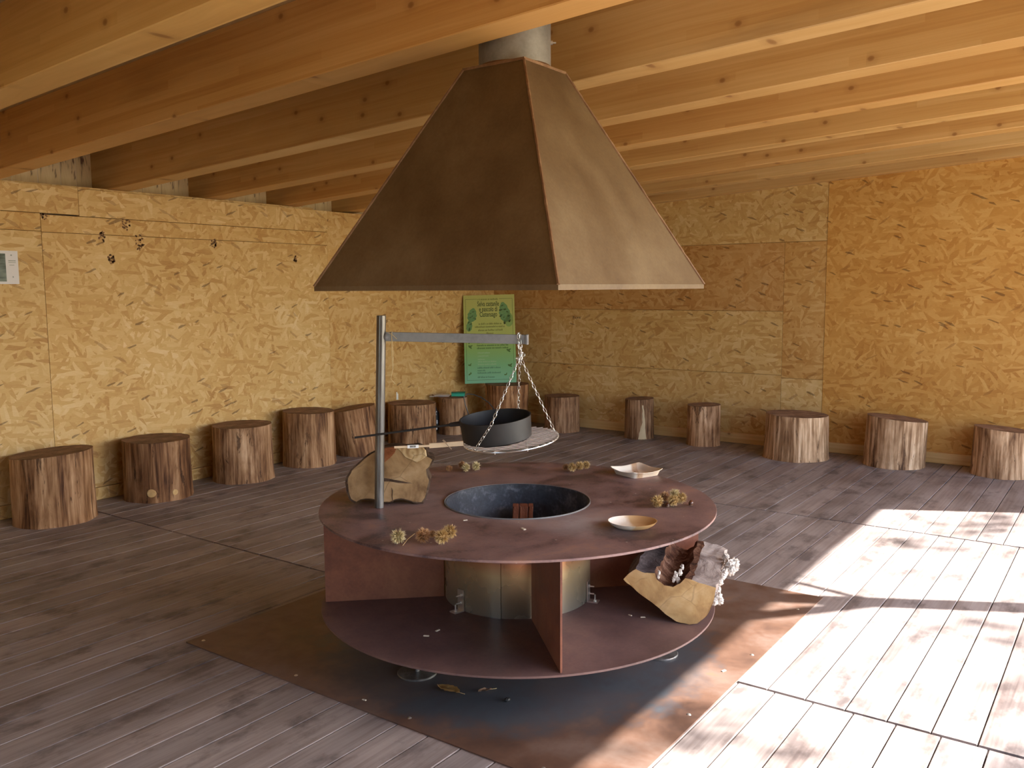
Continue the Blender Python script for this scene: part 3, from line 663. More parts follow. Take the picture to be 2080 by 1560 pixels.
# ------------------------------------------------------------------ chimney hood
HB, HT, HZ0, HZ1 = 0.5585, 0.1425, 1.457, 2.302
hood = tag(empty('chimney_hood', (0, 0, HZ0)), 'large brown pyramid steel hood with flue pipe hanging above the fire table', 'chimney hood')
cs = [(-1, -1), (1, -1), (1, 1), (-1, 1)]
hh = HZ1 - HZ0; th = 0.006
for k in range(4):
    a, b = cs[k], cs[(k + 1) % 4]
    def pt(c_, r, z): return (c_[0] * r, c_[1] * r, z)
    V = [pt(a, HB, 0.018), pt(b, HB, 0.018), pt(b, HT, hh), pt(a, HT, hh), pt(a, HB - th, 0.018), pt(b, HB - th, 0.018), pt(b, HT - th, hh), pt(a, HT - th, hh)]
    mk('hood_panel', V, [(0, 1, 2, 3), (5, 4, 7, 6), (0, 4, 5, 1), (3, 2, 6, 7), (1, 5, 6, 2), (0, 3, 7, 4)], HOODST, hood)
    # rolled lower lip
    V = [pt(a, HB + 0.001, 0.0), pt(b, HB + 0.001, 0.0), pt(b, HB + 0.001, 0.018), pt(a, HB + 0.001, 0.018), pt(a, HB - 0.02, 0.0), pt(b, HB - 0.02, 0.0), pt(b, HB - 0.02, 0.018), pt(a, HB - 0.02, 0.018)]
    mk('hood_lip', V, [(0, 1, 2, 3), (5, 4, 7, 6), (0, 4, 5, 1), (3, 2, 6, 7), (1, 5, 6, 2), (0, 3, 7, 4)], HOODST, hood)
    # weld bead along the hip edge
    pts = []; rs = []
    for i in range(41):
        f = i / 40; r = HB + (HT - HB) * f + 0.0015
        pts.append((a[0] * r, a[1] * r, 0.018 + (hh - 0.018) * f)); rs.append(0.0055 + 0.0022 * nz(i * 0.9, k * 7))
    tube('weld_seam', pts, 0, HOODED, hood, 6, rs=rs)
lip = [(-HT - .004, -HT - .004, hh), (HT + .004, -HT - .004, hh), (HT + .004, HT + .004, hh), (-HT - .004, HT + .004, hh)]
o = mk('top_collar', *join_geo([box_geo((-HT - 0.003, -HT - 0.003, hh - 0.002), (HT + 0.003, HT + 0.003, hh + 0.008))]), HOODED, hood)
lathe('flue_pipe', [(0.1405, hh + 0.006), (0.1405, 1.6), (0.136, 1.6), (0.136, hh + 0.006)], 64, PIPEST, hood)
o = lathe('pipe_weld', [(0.1405, hh + 0.006), (0.147, hh + 0.008), (0.1405, hh + 0.016)], 48, HOODED, hood)
bp = RT.copy(); bp.z = 0; bp.normalize(); bq = bp * 0.139 + Vector((0, 0, 0.955))
mk('pipe_bolt', *join_geo([tube_geo([bq, bq + bp * 0.022], 0.0035, 8), tube_geo([bq + bp * 0.001, bq + bp * 0.009], 0.008, 6)]), ZINC, hood, None, 30)

# ------------------------------------------------------------------ log stools
def stump(px0, px1, ybase, ytop, label, taper=1.0, tilt=(0, 0), leanx=0.0, tint=(1, 1, 1), seed=0, group='log stools along the walls', base=None, h=None, knots=()):
    if base is None:
        g = onz((px0 + px1) / 2, ybase, 0.0); D = depth(g); R = (px1 - px0) / 2 * D / FPX
        R *= 1 + R / D; R /= 1.02
        c = g + fh * R
        k_ = min(1.0, (YL - 0.012 - CAM.y) / (c.y + R * 1.06 - CAM.y)); c = Vector((CAM.x + (c.x - CAM.x) * k_, CAM.y + (c.y - CAM.y) * k_, 0)); R *= k_
    else:
        c = Vector(base); R = px0
    if h is None: h = at((px0 + px1) / 2, ytop, depth(c) + R * 0.8).z
    t = tag(empty('log_stool', (c.x, c.y, 0.0)), label, 'log stool', group)
    n, m = 64, 12
    rx = Vector((RT.x, RT.y, 0)).normalized()
    def rad(a, f):
        x_, y_ = math.cos(a), math.sin(a)
        r = 1 + 0.045 * nz(x_ * 1.3 + seed * 3.7, y_ * 1.3, f * 0.6) + 0.028 * nz(x_ * 4 + seed, y_ * 4, f * 0.8) + 0.012 * nz(x_ * 11, y_ * 11 + seed, f * 1.5)
        r *= 1 + (taper - 1) * f
        if f < 0.1: r *= 1 + 0.02 * (0.1 - f) / 0.1
        return R * r
    V = []; F = []
    for k in range(m + 1):
        f = k / m
        for i in range(n):
            a = 2 * PI * i / n; r = rad(a, f)
            x_, y_ = r * math.cos(a), r * math.sin(a)
            zt_ = h + tilt[0] * (x_ * rx.x + y_ * rx.y) + tilt[1] * (x_ * fh.x + y_ * fh.y)
            sh = leanx * f * h
            V.append((x_ + rx.x * sh, y_ + rx.y * sh, zt_ * f))
    for k in range(m):
        for i in range(n):
            F.append((k * n + i, k * n + (i + 1) % n, (k + 1) * n + (i + 1) % n, (k + 1) * n + i))
    F.append(tuple(range(n))[::-1])
    def uvf(nn, co, vi):
        i = vi % n; k = vi // n
        return (k / m * h, 2 * PI * R * (i if i < n / 2 else n - i) / n)
    mk('trunk', V, F, TRUNK, t, uvf, 60, None, tint)
    top = V[m * n:]; cx = sum(v[0] for v in top) / n; cy = sum(v[1] for v in top) / n; cz = sum(v[2] for v in top) / n
    T = [(cx, cy, cz + 0.002)]; 
    for s in (0.5, 1.0):
        T += [(cx + (v[0] - cx) * s, cy + (v[1] - cy) * s, cz + (v[2] - cz) * s + 0.0015 + 0.0015 * nz(v[0] * 30, v[1] * 30, seed)) for v in top]
    TF = [(0, 1 + i, 1 + (i + 1) % n) for i in range(n)] + [(1 + i, 1 + n + i, 1 + n + (i + 1) % n, 1 + (i + 1) % n) for i in range(n)]
    mk('cut_face', [(v[0] - cx, v[1] - cy, v[2] - cz) for v in T], TF, CUTTOP, t, lambda nn, co, vi: (co[0], co[1]), 40, (cx, cy, cz), tuple(min(1.1, 0.5 + 0.5 * q) for q in tint))
    for (ka, kz, kr) in knots:
        a = math.radians(ka); r = rad(a, kz / h)
        o = lathe('branch_knot', [(0.0002, 0.004), (kr * 0.7, 0.0035), (kr, 0.001), (kr * 1.35, -0.012)], 16, CUTFRESH, t, (r * math.cos(a), r * math.sin(a), kz), color=(1.1, 1.15, 1.2))
        o.rotation_euler = (0, PI / 2, a)
    return t, c, R, h
va = math.degrees(math.atan2(-FW.y, -FW.x))         # direction from a stool towards the viewer
stump(-6, 150, 1072, 905, 'wide reddish log stool cut by the left edge of the photo', 0.98, (0.07, 0), 0, (0.80, 0.66, 0.55), 1)
stump(232, 362, 1022, 880, 'dark log stool with most bark and a pale branch knot low down', 1.0, (0, 0), 0, (0.62, 0.48, 0.38), 2, knots=((va + 10, 0.07, 0.028), (va + 52, 0.06, 0.022)))
stump(416, 538, 982, 853, 'third log stool from the left, pinkish with thin upright cracks', 0.97, (0.01, 0), 0, (0.86, 0.74, 0.66), 3)
stump(565, 670, 947, 827, 'log stool by left wall just left of the leaning one', 0.99, (-0.02, 0), 0, (0.85, 0.70, 0.58), 4)
stump(674, 772, 925, 822, 'leaning log stool with slanted top, left of the crane post', 0.97, (0.16, 0), -0.16, (0.80, 0.62, 0.48), 5)
stump(783, 882, 905, 812, 'broad log stool directly right of the crane post', 1.0, (0, 0), 0, (0.84, 0.68, 0.56), 6)
s7, s7c, s7R, s7h = stump(888, 950, 884, 802, 'slim log stool carrying a green box and papers', 0.95, (0, 0), 0, (0.80, 0.66, 0.56), 7)
s8c = Vector((4.50, 3.33, 0)); s8h = at(997, 778, depth(Vector((4.55, 3.36, 1.0)))).z - 0.008
stump(0.215, 0, 0, 0, 'log stool in the corner below the green poster', 1.05, (0, 0), 0, (0.85, 0.62, 0.45), 8, base=s8c, h=s8h)
stump(1107, 1180, 880, 799, 'log stool just right of the corner, left end of the back wall row', 0.97, (0, 0), 0, (0.80, 0.66, 0.58), 9)
s10, s10c, s10R, s10h = stump(1273, 1333, 893, 805, 'slim log stool with a bright bare patch, by the back wall', 0.97, (0.04, 0), 0, (0.74, 0.62, 0.55), 10)
stump(1402, 1470, 908, 817, 'reddish log stool between the bare-patched one and the widest one', 0.97, (0.03, 0), 0, (1.12, 0.96, 0.86), 11)
stump(1572, 1702, 940, 832, 'widest log stool, flaring at its foot, in front of the panel joint', 0.93, (-0.02, 0), 0, (1.25, 1.17, 1.12), 12)
stump(1782, 1900, 955, 840, 'greyish log stool with a top sloping down to the right', 0.98, (-0.10, 0), 0.03, (1.2, 1.12, 1.07), 13)
stump(2008, 2120, 975, 862, 'log stool cut by the right edge of the photo', 0.96, (-0.09, 0), 0, (1.22, 1.1, 1.02), 14)
# bare pale patch on the slim stool
a0 = math.radians(va) + 0.05
P = []; prof = [(0.0, 0.30, -0.28), (0.09, 0.22, -0.16), (0.17, 0.2, -0.02), (0.26, 0.14, 0.02), (0.33, 0.06, -0.02)]
V = []; F = []
for k in range(13):
    z = 0.004 + 0.33 * k / 12
    for q in range(len(prof) - 1):
        if prof[q][0] <= z <= prof[q + 1][0] + 1e-6:
            f = (z - prof[q][0]) / (prof[q + 1][0] - prof[q][0]); hi = prof[q][1] + f * (prof[q + 1][1] - prof[q][1]); lo = prof[q][2] + f * (prof[q + 1][2] - prof[q][2])
    hi += 0.06 * nz(k * 1.3, 3); lo += 0.08 * nz(k * 1.7, 9)
    for i in range(6):
        a = a0 + lo + (hi - lo) * i / 5; x_, y_ = math.cos(a), math.sin(a); f = z / s10h
        r = s10R * (1 + 0.045 * nz(x_ * 1.3 + 37, y_ * 1.3, f * 0.6) + 0.028 * nz(x_ * 4 + 10, y_ * 4, f * 0.8) + 0.012 * nz(x_ * 11, y_ * 11 + 10, f * 1.5)) * (1 - 0.03 * f) * (1 + (0.02 * (0.1 - f) / 0.1 if f < 0.1 else 0)) + 0.0035
        V.append((r * x_, r * y_, z))
for k in range(12):
    for i in range(5): F.append((k * 6 + i, k * 6 + i + 1, (k + 1) * 6 + i + 1, (k + 1) * 6 + i))
mk('bare_patch', V, F, plain('bare_sapwood', (0.58, 0.44, 0.27), 0.7, 0, 0.1, 20), s10, None, 60)

# ------------------------------------------------------------------ log slice leaning behind the post
def extrude_log(name, label, cat, outline, org, ex, ez, ey, length, face_mat, side_mats, group=None, seg=7, seed=1, rough=0.006, back=True, rim=None, taper=0.0):
    """outline: list of (a, b) metres in the plane ex/ez round org; pushed along ey"""
    t = tag(empty(name, org), label, cat, group)
    pts = []
    nO = len(outline)
    for i in range(nO):
        p, q = Vector(outline[i]), Vector(outline[(i + 1) % nO]); m = max(1, int((q - p).length / 0.009))
        for k in range(m): pts.append((p.lerp(q, k / m), i))
    n = len(pts)
    cx = sum(p.x for p, _ in pts) / n; cy = sum(p.y for p, _ in pts) / n
    def P3(p, s, j):
        q = Vector((cx, cy)) + (p - Vector((cx, cy))) * (1 - taper * s) ; w_ = ex * q.x + ez * q.y + ey * (s * length)
        nn = noise.noise_vector(w_ * 38 + Vector((seed, 0, 0))) * rough + noise.noise_vector(w_ * 11 + Vector((0, seed, 0))) * rough * 1.3
        return w_ + (nn if s > 0 else nn * 0.35)
    rings = [[P3(p, k / seg, i) for i, (p, _) in enumerate(pts)] for k in range(seg + 1)]
    # front cut face
    fc = sum((v for v in rings[0]), Vector()) / n
    if rim:
        inner = [fc + (v - fc) * (1 - rim * (1.15 + 0.9 * nz(i * 0.21, seed))) - ey * 0.002 for i, v in enumerate(rings[0])]
        mk('bark_rim', rings[0] + inner, [(i, (i + 1) % n, n + (i + 1) % n, n + i) for i in range(n)], BARK, t)
        mk('cut_face', [v - fc for v in inner], [tuple(range(n))], face_mat, t, None, None, fc)
    else: mk('cut_face', [v - fc for v in rings[0]], [tuple(range(n))], face_mat, t, None, None, fc)
    groups = {}
    for i in range(n):
        groups.setdefault(side_mats[pts[i][1]] if isinstance(side_mats, list) else side_mats, []).append(i)
    for (nm, mat), idx in groups.items():
        V = []; F = []; mp = {}
        def vid(k, i):
            if (k, i) not in mp: mp[(k, i)] = len(V); V.append(rings[k][i])
            return mp[(k, i)]
        for i in idx:
            j = (i + 1) % n
            for k in range(seg): F.append((vid(k, i), vid(k + 1, i), vid(k + 1, j), vid(k, j)))
        mk(nm, V, F, mat, t, lambda nn, co, vi: (co[2], co[0] + co[1]), 50)
    if back:
        bc = sum((v for v in rings[-1]), Vector()) / n
        mk('cut_face', [v - bc for v in rings[-1]], [tuple(range(n))[::-1]], face_mat, t, None, None, bc)
    return t
rh = Vector((RT.x, RT.y, 0)).normalized()
ds = 3.55
so_ = at(790, 1028, ds); so_.z = ZT + 0.004
def pix_outline(pl_, org, d):
    out = []
    for (px, py) in pl_:
        v = at(px, py, d) - org; out.append((v.dot(rh), v.z))
    return out
z8 = lambda x, y: (690 + x * 0.14904, 880 + y * 0.14904)
ol = [z8(*q) for q in [(205, 1000), (130, 955), (95, 850), (78, 720), (95, 650), (150, 540), (230, 460), (330, 370), (440, 295), (560, 240), (640, 215), (790, 205), (920, 215), (1060, 200), (1190, 240), (1215, 330), (1300, 380), (1260, 470), (1205, 520), (1225, 600), (1250, 680), (1235, 760), (1215, 850), (1180, 930), (1140, 1000), (1020, 1005), (960, 970), (850, 955), (760, 960), (680, 995), (600, 1003), (540, 985), (450, 960), (330, 955), (260, 965)]]
ol = pix_outline(ol, so_, ds)[::-1]
mn = min(b for a, b in ol); ol = [(a, b - mn) for a, b in ol]
fhs = (fh + Vector((0, 0, 0.0))).normalized()
lsl = extrude_log('log_slice', 'thick log slice standing on edge behind the crane post on the table', 'log', ol, so_, rh, Vector((0, 0, 1)), fhs, 0.16, CUTSLAB, ('bark', BARK), seed=3, rough=0.005, taper=0.12, rim=0.045)

def face_patch(name, pl_, mat, th_=0.006):
    o2 = pix_outline([z8(*q) for q in pl_], so_, ds); F2 = []; V2 = []
    P2 = [rh * a + Vector((0, 0, b - mn)) for a, b in o2]; n = len(P2); c0 = sum(P2, Vector()) / n
    V2 = [p + noise.noise_vector(p * 60) * 0.002 for p in P2] + [p - fh * th_ + (c0 - p) * 0.08 + noise.noise_vector(p * 60) * 0.003 for p in P2]
    F2 = [(i, (i + 1) % n, n + (i + 1) % n, n + i) for i in range(n)] + [tuple(range(n, 2 * n))]
    mk(name, [v - c0 for v in V2], F2, mat, lsl, None, 30, c0)
BURL = make_cut('pale_burl_grain', ((0.33, 0.20, 0.09), (0.50, 0.34, 0.17), (0.62, 0.46, 0.27)), 45, 0.5, 0.09)
REDB = make_bark('red_inner_bark', ((0.13, 0.04, 0.015), (0.26, 0.09, 0.035), (0.36, 0.15, 0.07)))
face_patch('burl_face', [(790, 240), (860, 228), (960, 222), (1060, 208), (1150, 225), (1190, 260), (1200, 340), (1130, 395), (1060, 435), (990, 400), (900, 360), (850, 300)], BURL)
face_patch('bark_patch', [(520, 270), (640, 222), (740, 205), (785, 238), (765, 300), (700, 370), (620, 440), (520, 480), (490, 380)], REDB)
face_patch('dark_crack', [(600, 640), (700, 660), (820, 680), (940, 705), (1010, 725), (930, 722), (800, 712), (690, 700), (600, 690)], BARK, 0.0032)
face_patch('dark_crack', [(715, 760), (728, 820), (722, 900), (732, 985), (722, 985), (712, 900), (716, 820)], BARK, 0.0032)

# ------------------------------------------------------------------ split log on the lower shelf
z7 = lambda x, y: (1240 + x * 0.14745, 1060 + y * 0.14745)
lo_ = onz(*z7(1090, 1412), ZS + 0.002); dl = depth(lo_)
e_f = onz(*z7(1460, 905), 0.30)
# log axis: the right-hand top edge seen running away
pa = at(*z7(1460, 905), dl); pb = onz(*z7(1640, 200), pa.z + 0.015); ax = pb - pa; LLOG = min(ax.length, 0.46); ax.normalize()
exl = ax.cross(Vector((0, 0, 1))).normalized()
def log_outline(pl_):
    out = []
    nrm = Vector((ax.x, ax.y, 0)).normalized()
    for (x_, y_) in pl_:
        px, py = z7(x_, y_); r = FW + RT * ((px - IW / 2) / FPX) - UP * ((py - IH / 2) / FPX)
        tt = (lo_ - CAM).dot(nrm) / r.dot(nrm); v = CAM + r * tt - lo_
        out.append((v.dot(exl), v.z))
    return out
pts7 = [(185, 800), (250, 720), (340, 645), (480, 700), (620, 705), (650, 800), (740, 880), (860, 900), (960, 850), (1030, 770), (1120, 805), (1280, 850), (1460, 905), (1440, 1020), (1415, 1120), (1370, 1210), (1330, 1290), (1270, 1340), (1200, 1395), (1090, 1412), (900, 1380), (760, 1280), (620, 1150), (450, 1020), (330, 920), (240, 850)]
ol7 = log_outline(pts7)
DW, RW, GW, BK = ('charred_side', DARKWOOD), ('rotten_heart', ROTWOOD), ('grey_side', BARKGREY), ('bark', BARK)
sm = [BK, BK, DW, DW, RW, RW, RW, RW, RW, RW, GW, GW, ('pale_side', BARKGREY), ('pale_side', BARKGREY), BK, BK, BK, BK, BK, BK, BK, BK, BK, BK, BK, BK]
ol7m = ol7
hl = extrude_log('split_log', 'split log with hollow red heart and pale end, wedged on the lower shelf', 'log', ol7, lo_, exl, Vector((0, 0, 1)), ax, LLOG, CUTFRESH, sm, seed=9, rough=0.008, seg=14)
def blob(name, c, r, mat, parent, seed, sq=(1, 1, 1), n=18, m=12, amp=0.35, fr=2.2):
    V = []; F = []
    for k in range(m + 1):
        th_ = PI * k / m
        for i in range(n):
            a = 2 * PI * i / n; d = Vector((math.sin(th_) * math.cos(a), math.sin(th_) * math.sin(a), math.cos(th_)))
            s = r * (1 + amp * nz(d.x * fr + seed, d.y * fr, d.z * fr) + amp * 0.5 * nz(d.x * fr * 3, d.y * fr * 3 + seed, d.z * fr * 3))
            V.append((d.x * s * sq[0], d.y * s * sq[1], d.z * s * sq[2]))
    for k in range(m):
        for i in range(n): F.append((k * n + i, (k + 1) * n + i, (k + 1) * n + (i + 1) % n, k * n + (i + 1) % n))
    return mk(name, V, F, mat, parent, None, 70, c)
for (x_, y_, f, r, sd_) in [(1640, 600, 0.55, 0.020, 1), (1700, 570, 0.6, 0.019, 2), (1660, 670, 0.5, 0.017, 3), (1570, 700, 0.46, 0.014, 4), (1475, 1040, 0.08, 0.017, 5), (1500, 1085, 0.06, 0.014, 6), (1450, 1000, 0.14, 0.014, 7), (1505, 830, 0.3, 0.012, 8), (1590, 480, 0.7, 0.012, 9), (1430, 1100, 0.02, 0.012, 10), (1540, 760, 0.38, 0.012, 11), (1480, 930, 0.2, 0.012, 12), (1720, 640, 0.52, 0.012, 13)]:
    blob('fungus_lump', at(*z7(x_, y_), dl + f * 0.36) - lo_, r, FUNGUS, hl, sd_ * 5.0, (1.0, 1.0, 1.1), 26, 18, 0.5, 3.2)

for (x_, y_, r_, sd_) in [(900, 740, 0.011, 1), (960, 700, 0.010, 2), (870, 800, 0.008, 3), (990, 620, 0.008, 4), (930, 800, 0.009, 5), (670, 700, 0.007, 6), (660, 760, 0.006, 7)]:
    blob('rotten_flake', at(*z7(x_, y_), dl + 0.018) - lo_, r_ * 0.75, FUNGUS, hl, sd_ * 3.0, (1, 1, 1.6), 16, 12, 0.7, 2.6)

# ------------------------------------------------------------------ burnt wood inside the bowl
ob = tag(empty('charred_wood_block', (0.165, 0.085, ZT - 0.165)), 'small reddish burnt block of wood inside the fire bowl', 'wood')
EMB = make_bark('red_brown_brick_wood', ((0.10, 0.03, 0.015), (0.27, 0.09, 0.045), (0.38, 0.15, 0.08)), (9, 9, 3))
for (x0, x1) in ((-0.048, -0.022), (-0.019, 0.017), (0.020, 0.040)):
    V, F = box_geo((x0, -0.03, 0.0), (x1, 0.03, 0.098))
    o = obj('wood_piece', plank_mesh('wood_piece', x1 - x0, 0.06, 0.1, 0.004, 'z'), EMB, ob, rh * ((x0 + x1) / 2) + Vector((0, 0, 0.05))); o.rotation_euler = (0.0, 0.05, math.atan2(rh.y, rh.x))

# ------------------------------------------------------------------ chestnut burrs
def burr_mesh(seed, r=0.019, ns=330, sl_=0.011, openm=False):
    rnd = random.Random(seed); V = []; F = []
    n, m = 14, 9
    for k in range(m + 1):
        th_ = PI * k / m
        for i in range(n):
            a = 2 * PI * i / n; d = Vector((math.sin(th_) * math.cos(a), math.sin(th_) * math.sin(a), math.cos(th_)))
            s = r * (1 + 0.16 * nz(d.x * 2 + seed, d.y * 2, d.z * 2))
            if openm and abs(d.x) < 0.42 and d.z > 0.1: s *= 0.55
            V.append(d * s * Vector((1, 1, 0.88)).z if False else Vector((d.x * s, d.y * s, d.z * s * 0.9)))
    for k in range(m):
        for i in range(n): F.append((k * n + i, (k + 1) * n + i, (k + 1) * n + (i + 1) % n, k * n + (i + 1) % n))
    for i in range(ns):
        z = rnd.uniform(-1, 1); a = rnd.uniform(0, 2 * PI); q = math.sqrt(1 - z * z); d = Vector((q * math.cos(a), q * math.sin(a), z))
        if openm and abs(d.x) < 0.42 and d.z > 0.1: continue
        s = r * (0.92 + 0.16 * nz(d.x * 2 + seed, d.y * 2, d.z * 2))
        dd = (d + Vector((rnd.uniform(-.45, .45), rnd.uniform(-.45, .45), rnd.uniform(-.45, .45)))).normalized()
        b = Vector((d.x * s, d.y * s, d.z * s * 0.9)); t1 = dd.orthogonal().normalized() * 0.0013; t2 = dd.cross(t1)
        o = len(V); V += [b + t1, b - t1 * 0.5 + t2 * 0.87, b - t1 * 0.5 - t2 * 0.87, b + dd * sl_ * rnd.uniform(0.6, 1.15)]
        F += [(o, o + 1, o + 3), (o + 1, o + 2, o + 3), (o + 2, o, o + 3)]
    return mesh('spiny_husk', V, F, None, 60)
def burr_mat(name, cols):
    m = Mat(name, 0.7, 0, 0.3); oc = m.objc(); d = m.n('VectorMath', {'operation': 'LENGTH'}, _0=oc).outputs['Value']
    c = m.ramp(m.math('ADD', m.math('MULTIPLY', d, 30.0), m.math('MULTIPLY', m.noise(oc, 60, 2), 0.35)), [(0.48, tuple(q * 0.55 for q in cols[0])), (0.72, cols[1]), (0.95, cols[2])])
    m.color(c); return m.m
BM = {'pale': burr_mat('pale_burr', ((0.30, 0.22, 0.08), (0.62, 0.50, 0.26), (0.78, 0.68, 0.42))), 'gold': burr_mat('golden_burr', ((0.26, 0.13, 0.04), (0.50, 0.32, 0.12), (0.68, 0.50, 0.24))), 'brown': burr_mat('brown_burr', ((0.17, 0.07, 0.025), (0.38, 0.19, 0.08), (0.54, 0.33, 0.16)))}
husks = {}
def burr(px, py, kind, label, r=0.021, seed=0, openm=False, dz=0.0):
    key = (kind, seed % 3, openm)
    if key not in husks: husks[key] = burr_mesh(seed % 3 + (7 if openm else 0), 0.0135, 300, 0.0165, openm); husks[key].materials.append(BM[kind])
    p = onz(px, py, ZT); s = r / 0.024
    c = p + fh * r * 0.9
    t = tag(empty('chestnut_burr', (c.x, c.y, ZT + dz)), label, 'chestnut burr', 'chestnut burrs lying on the fire table')
    o = obj('spiny_husk', husks[key], None, t, (0, 0, 0.0255 * s)); o.scale = (s, s, s)
    if not openm: o.rotation_euler = (seed * 1.3, seed * 0.7, seed * 2.1)
    else:
        o.rotation_euler = (0.75, 0, math.atan2(rh.y, rh.x) + 0.15)
        obj('inner_lining', mesh('inner_lining', *[list(q) for q in (lambda g_: g_)(lathe_geo([(0.0002, 0.0105), (0.006, 0.010), (0.010, 0.006), (0.0115, 0.0)], 12))], None, 60), BM['pale'], o)
    return t
burr(807, 1109, 'pale', 'pale split-open chestnut burr, leftmost of the front group', 0.026, 1, True)
burr(858, 1107, 'brown', 'brown chestnut burr in the front group, second from the left', 0.026, 2)
burr(897, 1110, 'gold', 'golden chestnut burr at the front of the front group', 0.026, 3)
burr(913, 1098, 'gold', 'golden chestnut burr at the right back of the front group', 0.025, 4)
burr(878, 1095, 'brown', 'small burr half hidden between the larger front burrs', 0.014, 5)
burr(946, 960, 'pale', 'pale opened burr at the back, right of the log slice', 0.021, 6)
burr(938, 955, 'brown', 'reddish burr behind the pale opened one by the log slice', 0.020, 8)
burr(967, 958, 'pale', 'pale round burr, rightmost of those by the log slice', 0.022, 7)
burr(912, 960, 'brown', 'small dull reddish husk close to the log slice', 0.016, 9)
burr(1149, 957, 'brown', 'reddish small burr, leftmost of the group below the grill', 0.016, 10)
burr(1163, 960, 'gold', 'front burr of the group below the grill', 0.022, 11)
burr(1178, 957, 'gold', 'burr second from the right in the group below the grill', 0.021, 12)
burr(1191, 955, 'gold', 'rightmost burr of the group below the grill', 0.020, 13)
burr(1337, 1034, 'gold', 'golden burr, left front of the group by the oval plate', 0.025, 14)
burr(1352, 1022, 'brown', 'brown burr behind the left one in the right-hand group', 0.022, 15)
burr(1369, 1031, 'gold', 'middle front burr of the group at the table\'s right side', 0.023, 16)
burr(1372, 1018, 'pale', 'pale spiky burr at the back of the right-hand group', 0.023, 17)
burr(1386, 1026, 'gold', 'rightmost burr beside the single shiny chestnut', 0.023, 18)
NUT = Mat('glossy_chestnut', 0.25); _d = NUT.n('SeparateXYZ', None, Vector=NUT.objc()).outputs[2]; NUT.color(NUT.ramp(NUT.math('MULTIPLY', _d, 40.0), [(0.1, (0.42, 0.30, 0.20)), (0.25, (0.07, 0.022, 0.012)), (0.9, (0.10, 0.035, 0.018))]))
def nut(px, py, label, r=0.0125):
    p = onz(px, py, ZT) + fh * r
    t = tag(empty('chestnut', (p.x, p.y, ZT)), label, 'chestnut', 'loose chestnuts on the fire table')
    V, F = lathe_geo([(0.0002, 0.0), (0.7, 0.1), (0.98, 0.5), (0.95, 0.95), (0.7, 1.4), (0.3, 1.7), (0.0002, 1.85)], 16)
    mk('nut_shell', [(x_ * r, y_ * r * 0.8, z_ * r * 0.95) for x_, y_, z_ in V], F, NUT.m, t, None, 60)
nut(1405, 1028, 'single shiny dark chestnut at the right end of the right-hand burrs'); nut(1357, 1031, 'dark chestnut peeping out between the right-hand burrs', 0.010)
# dry stalk by the front burrs
st = tag(empty('dry_stalk', onz(818, 1110, ZT)), 'thin dry stalk between the two left front burrs', 'stalk')
tube('stalk_fibre', [Vector((0, 0, 0.003)), onz(828, 1100, ZT) - st.location + Vector((0, 0, 0.008)), onz(842, 1091, ZT) - st.location + Vector((0, 0, 0.012))], 0.0012, STRAW, st, 5)

# ------------------------------------------------------------------ palm leaf plates
PALM = Mat('palm_leaf_plate', 0.5, 0, 0.4); _o = PALM.objc(); _s = PALM.n('SeparateXYZ', None, Vector=_o).outputs
_w = PALM.noise(PALM.map(_o, scale=(6, 60, 6)), 1.0, 3); _b = PALM.math('ADD', PALM.math('MULTIPLY', _s[0], 5.5), PALM.math('MULTIPLY', PALM.noise(_o, 14, 3), 0.45))
PALM.color(PALM.mix(PALM.math('MULTIPLY', _w, 0.3), PALM.ramp(_b, [(-0.0, (0.88, 0.82, 0.74)), (0.12, (0.86, 0.78, 0.66)), (0.24, (0.62, 0.40, 0.20)), (0.55, (0.58, 0.33, 0.13)), (0.9, (0.46, 0.24, 0.09))]), (0.55, 0.36, 0.2)))
PALM2 = Mat('palm_leaf_square_plate', 0.5, 0, 0.4); _o = PALM2.objc(); _s = PALM2.n('SeparateXYZ', None, Vector=_o).outputs
_b = PALM2.math('ADD', PALM2.math('MULTIPLY', _s[0], 6.0), 0.5); _c = PALM2.ramp(_b, [(0.0, (0.86, 0.80, 0.70)), (0.40, (0.84, 0.76, 0.65)), (0.46, (0.52, 0.33, 0.20)), (0.58, (0.55, 0.37, 0.24)), (0.62, (0.76, 0.62, 0.48)), (1.0, (0.70, 0.56, 0.42))])
_v = PALM2.voro(PALM2.map(_o, scale=(90, 60, 90)), 1.0, dim='3D'); PALM2.color(PALM2.mix(PALM2.math('MULTIPLY', PALM2.math('LESS_THAN', _v.outputs['Distance'], 0.33), PALM2.ramp(_b, [(0.455, 0.0), (0.47, 0.9), (0.50, 0.9), (0.51, 0.0)])), _c, (0.07, 0.03, 0.02)))
oc_ = Vector((-0.088, -0.578, ZT))
ovp = tag(empty('oval_plate', oc_, math.atan2(rh.y, rh.x)), 'shallow oval palm-leaf plate, white and tan, at the table front right', 'plate')
V, F = lathe_geo([(0.0002, 0.004), (0.045, 0.004), (0.062, 0.008), (0.078, 0.018), (0.088, 0.0275), (0.090, 0.027), (0.080, 0.014), (0.064, 0.002), (0.045, 0.0), (0.0002, 0.0)], 56)
V = [(x_ * 1.0, y_ * 0.86, z_ * (0.86 + 0.03 * math.cos(2 * math.atan2(y_, x_)))) for x_, y_, z_ in V]
mk('plate_body', V, F, PALM.m, ovp, None, 40)
sqc = (onz(1238, 965, ZT) + onz(1353, 962, ZT)) / 2
sqp = tag(empty('square_plate', (sqc.x - 0.005, sqc.y + 0.005, ZT), math.atan2(rh.y, rh.x)), 'square pale palm-leaf plate with brown stripe at the table back right', 'plate')
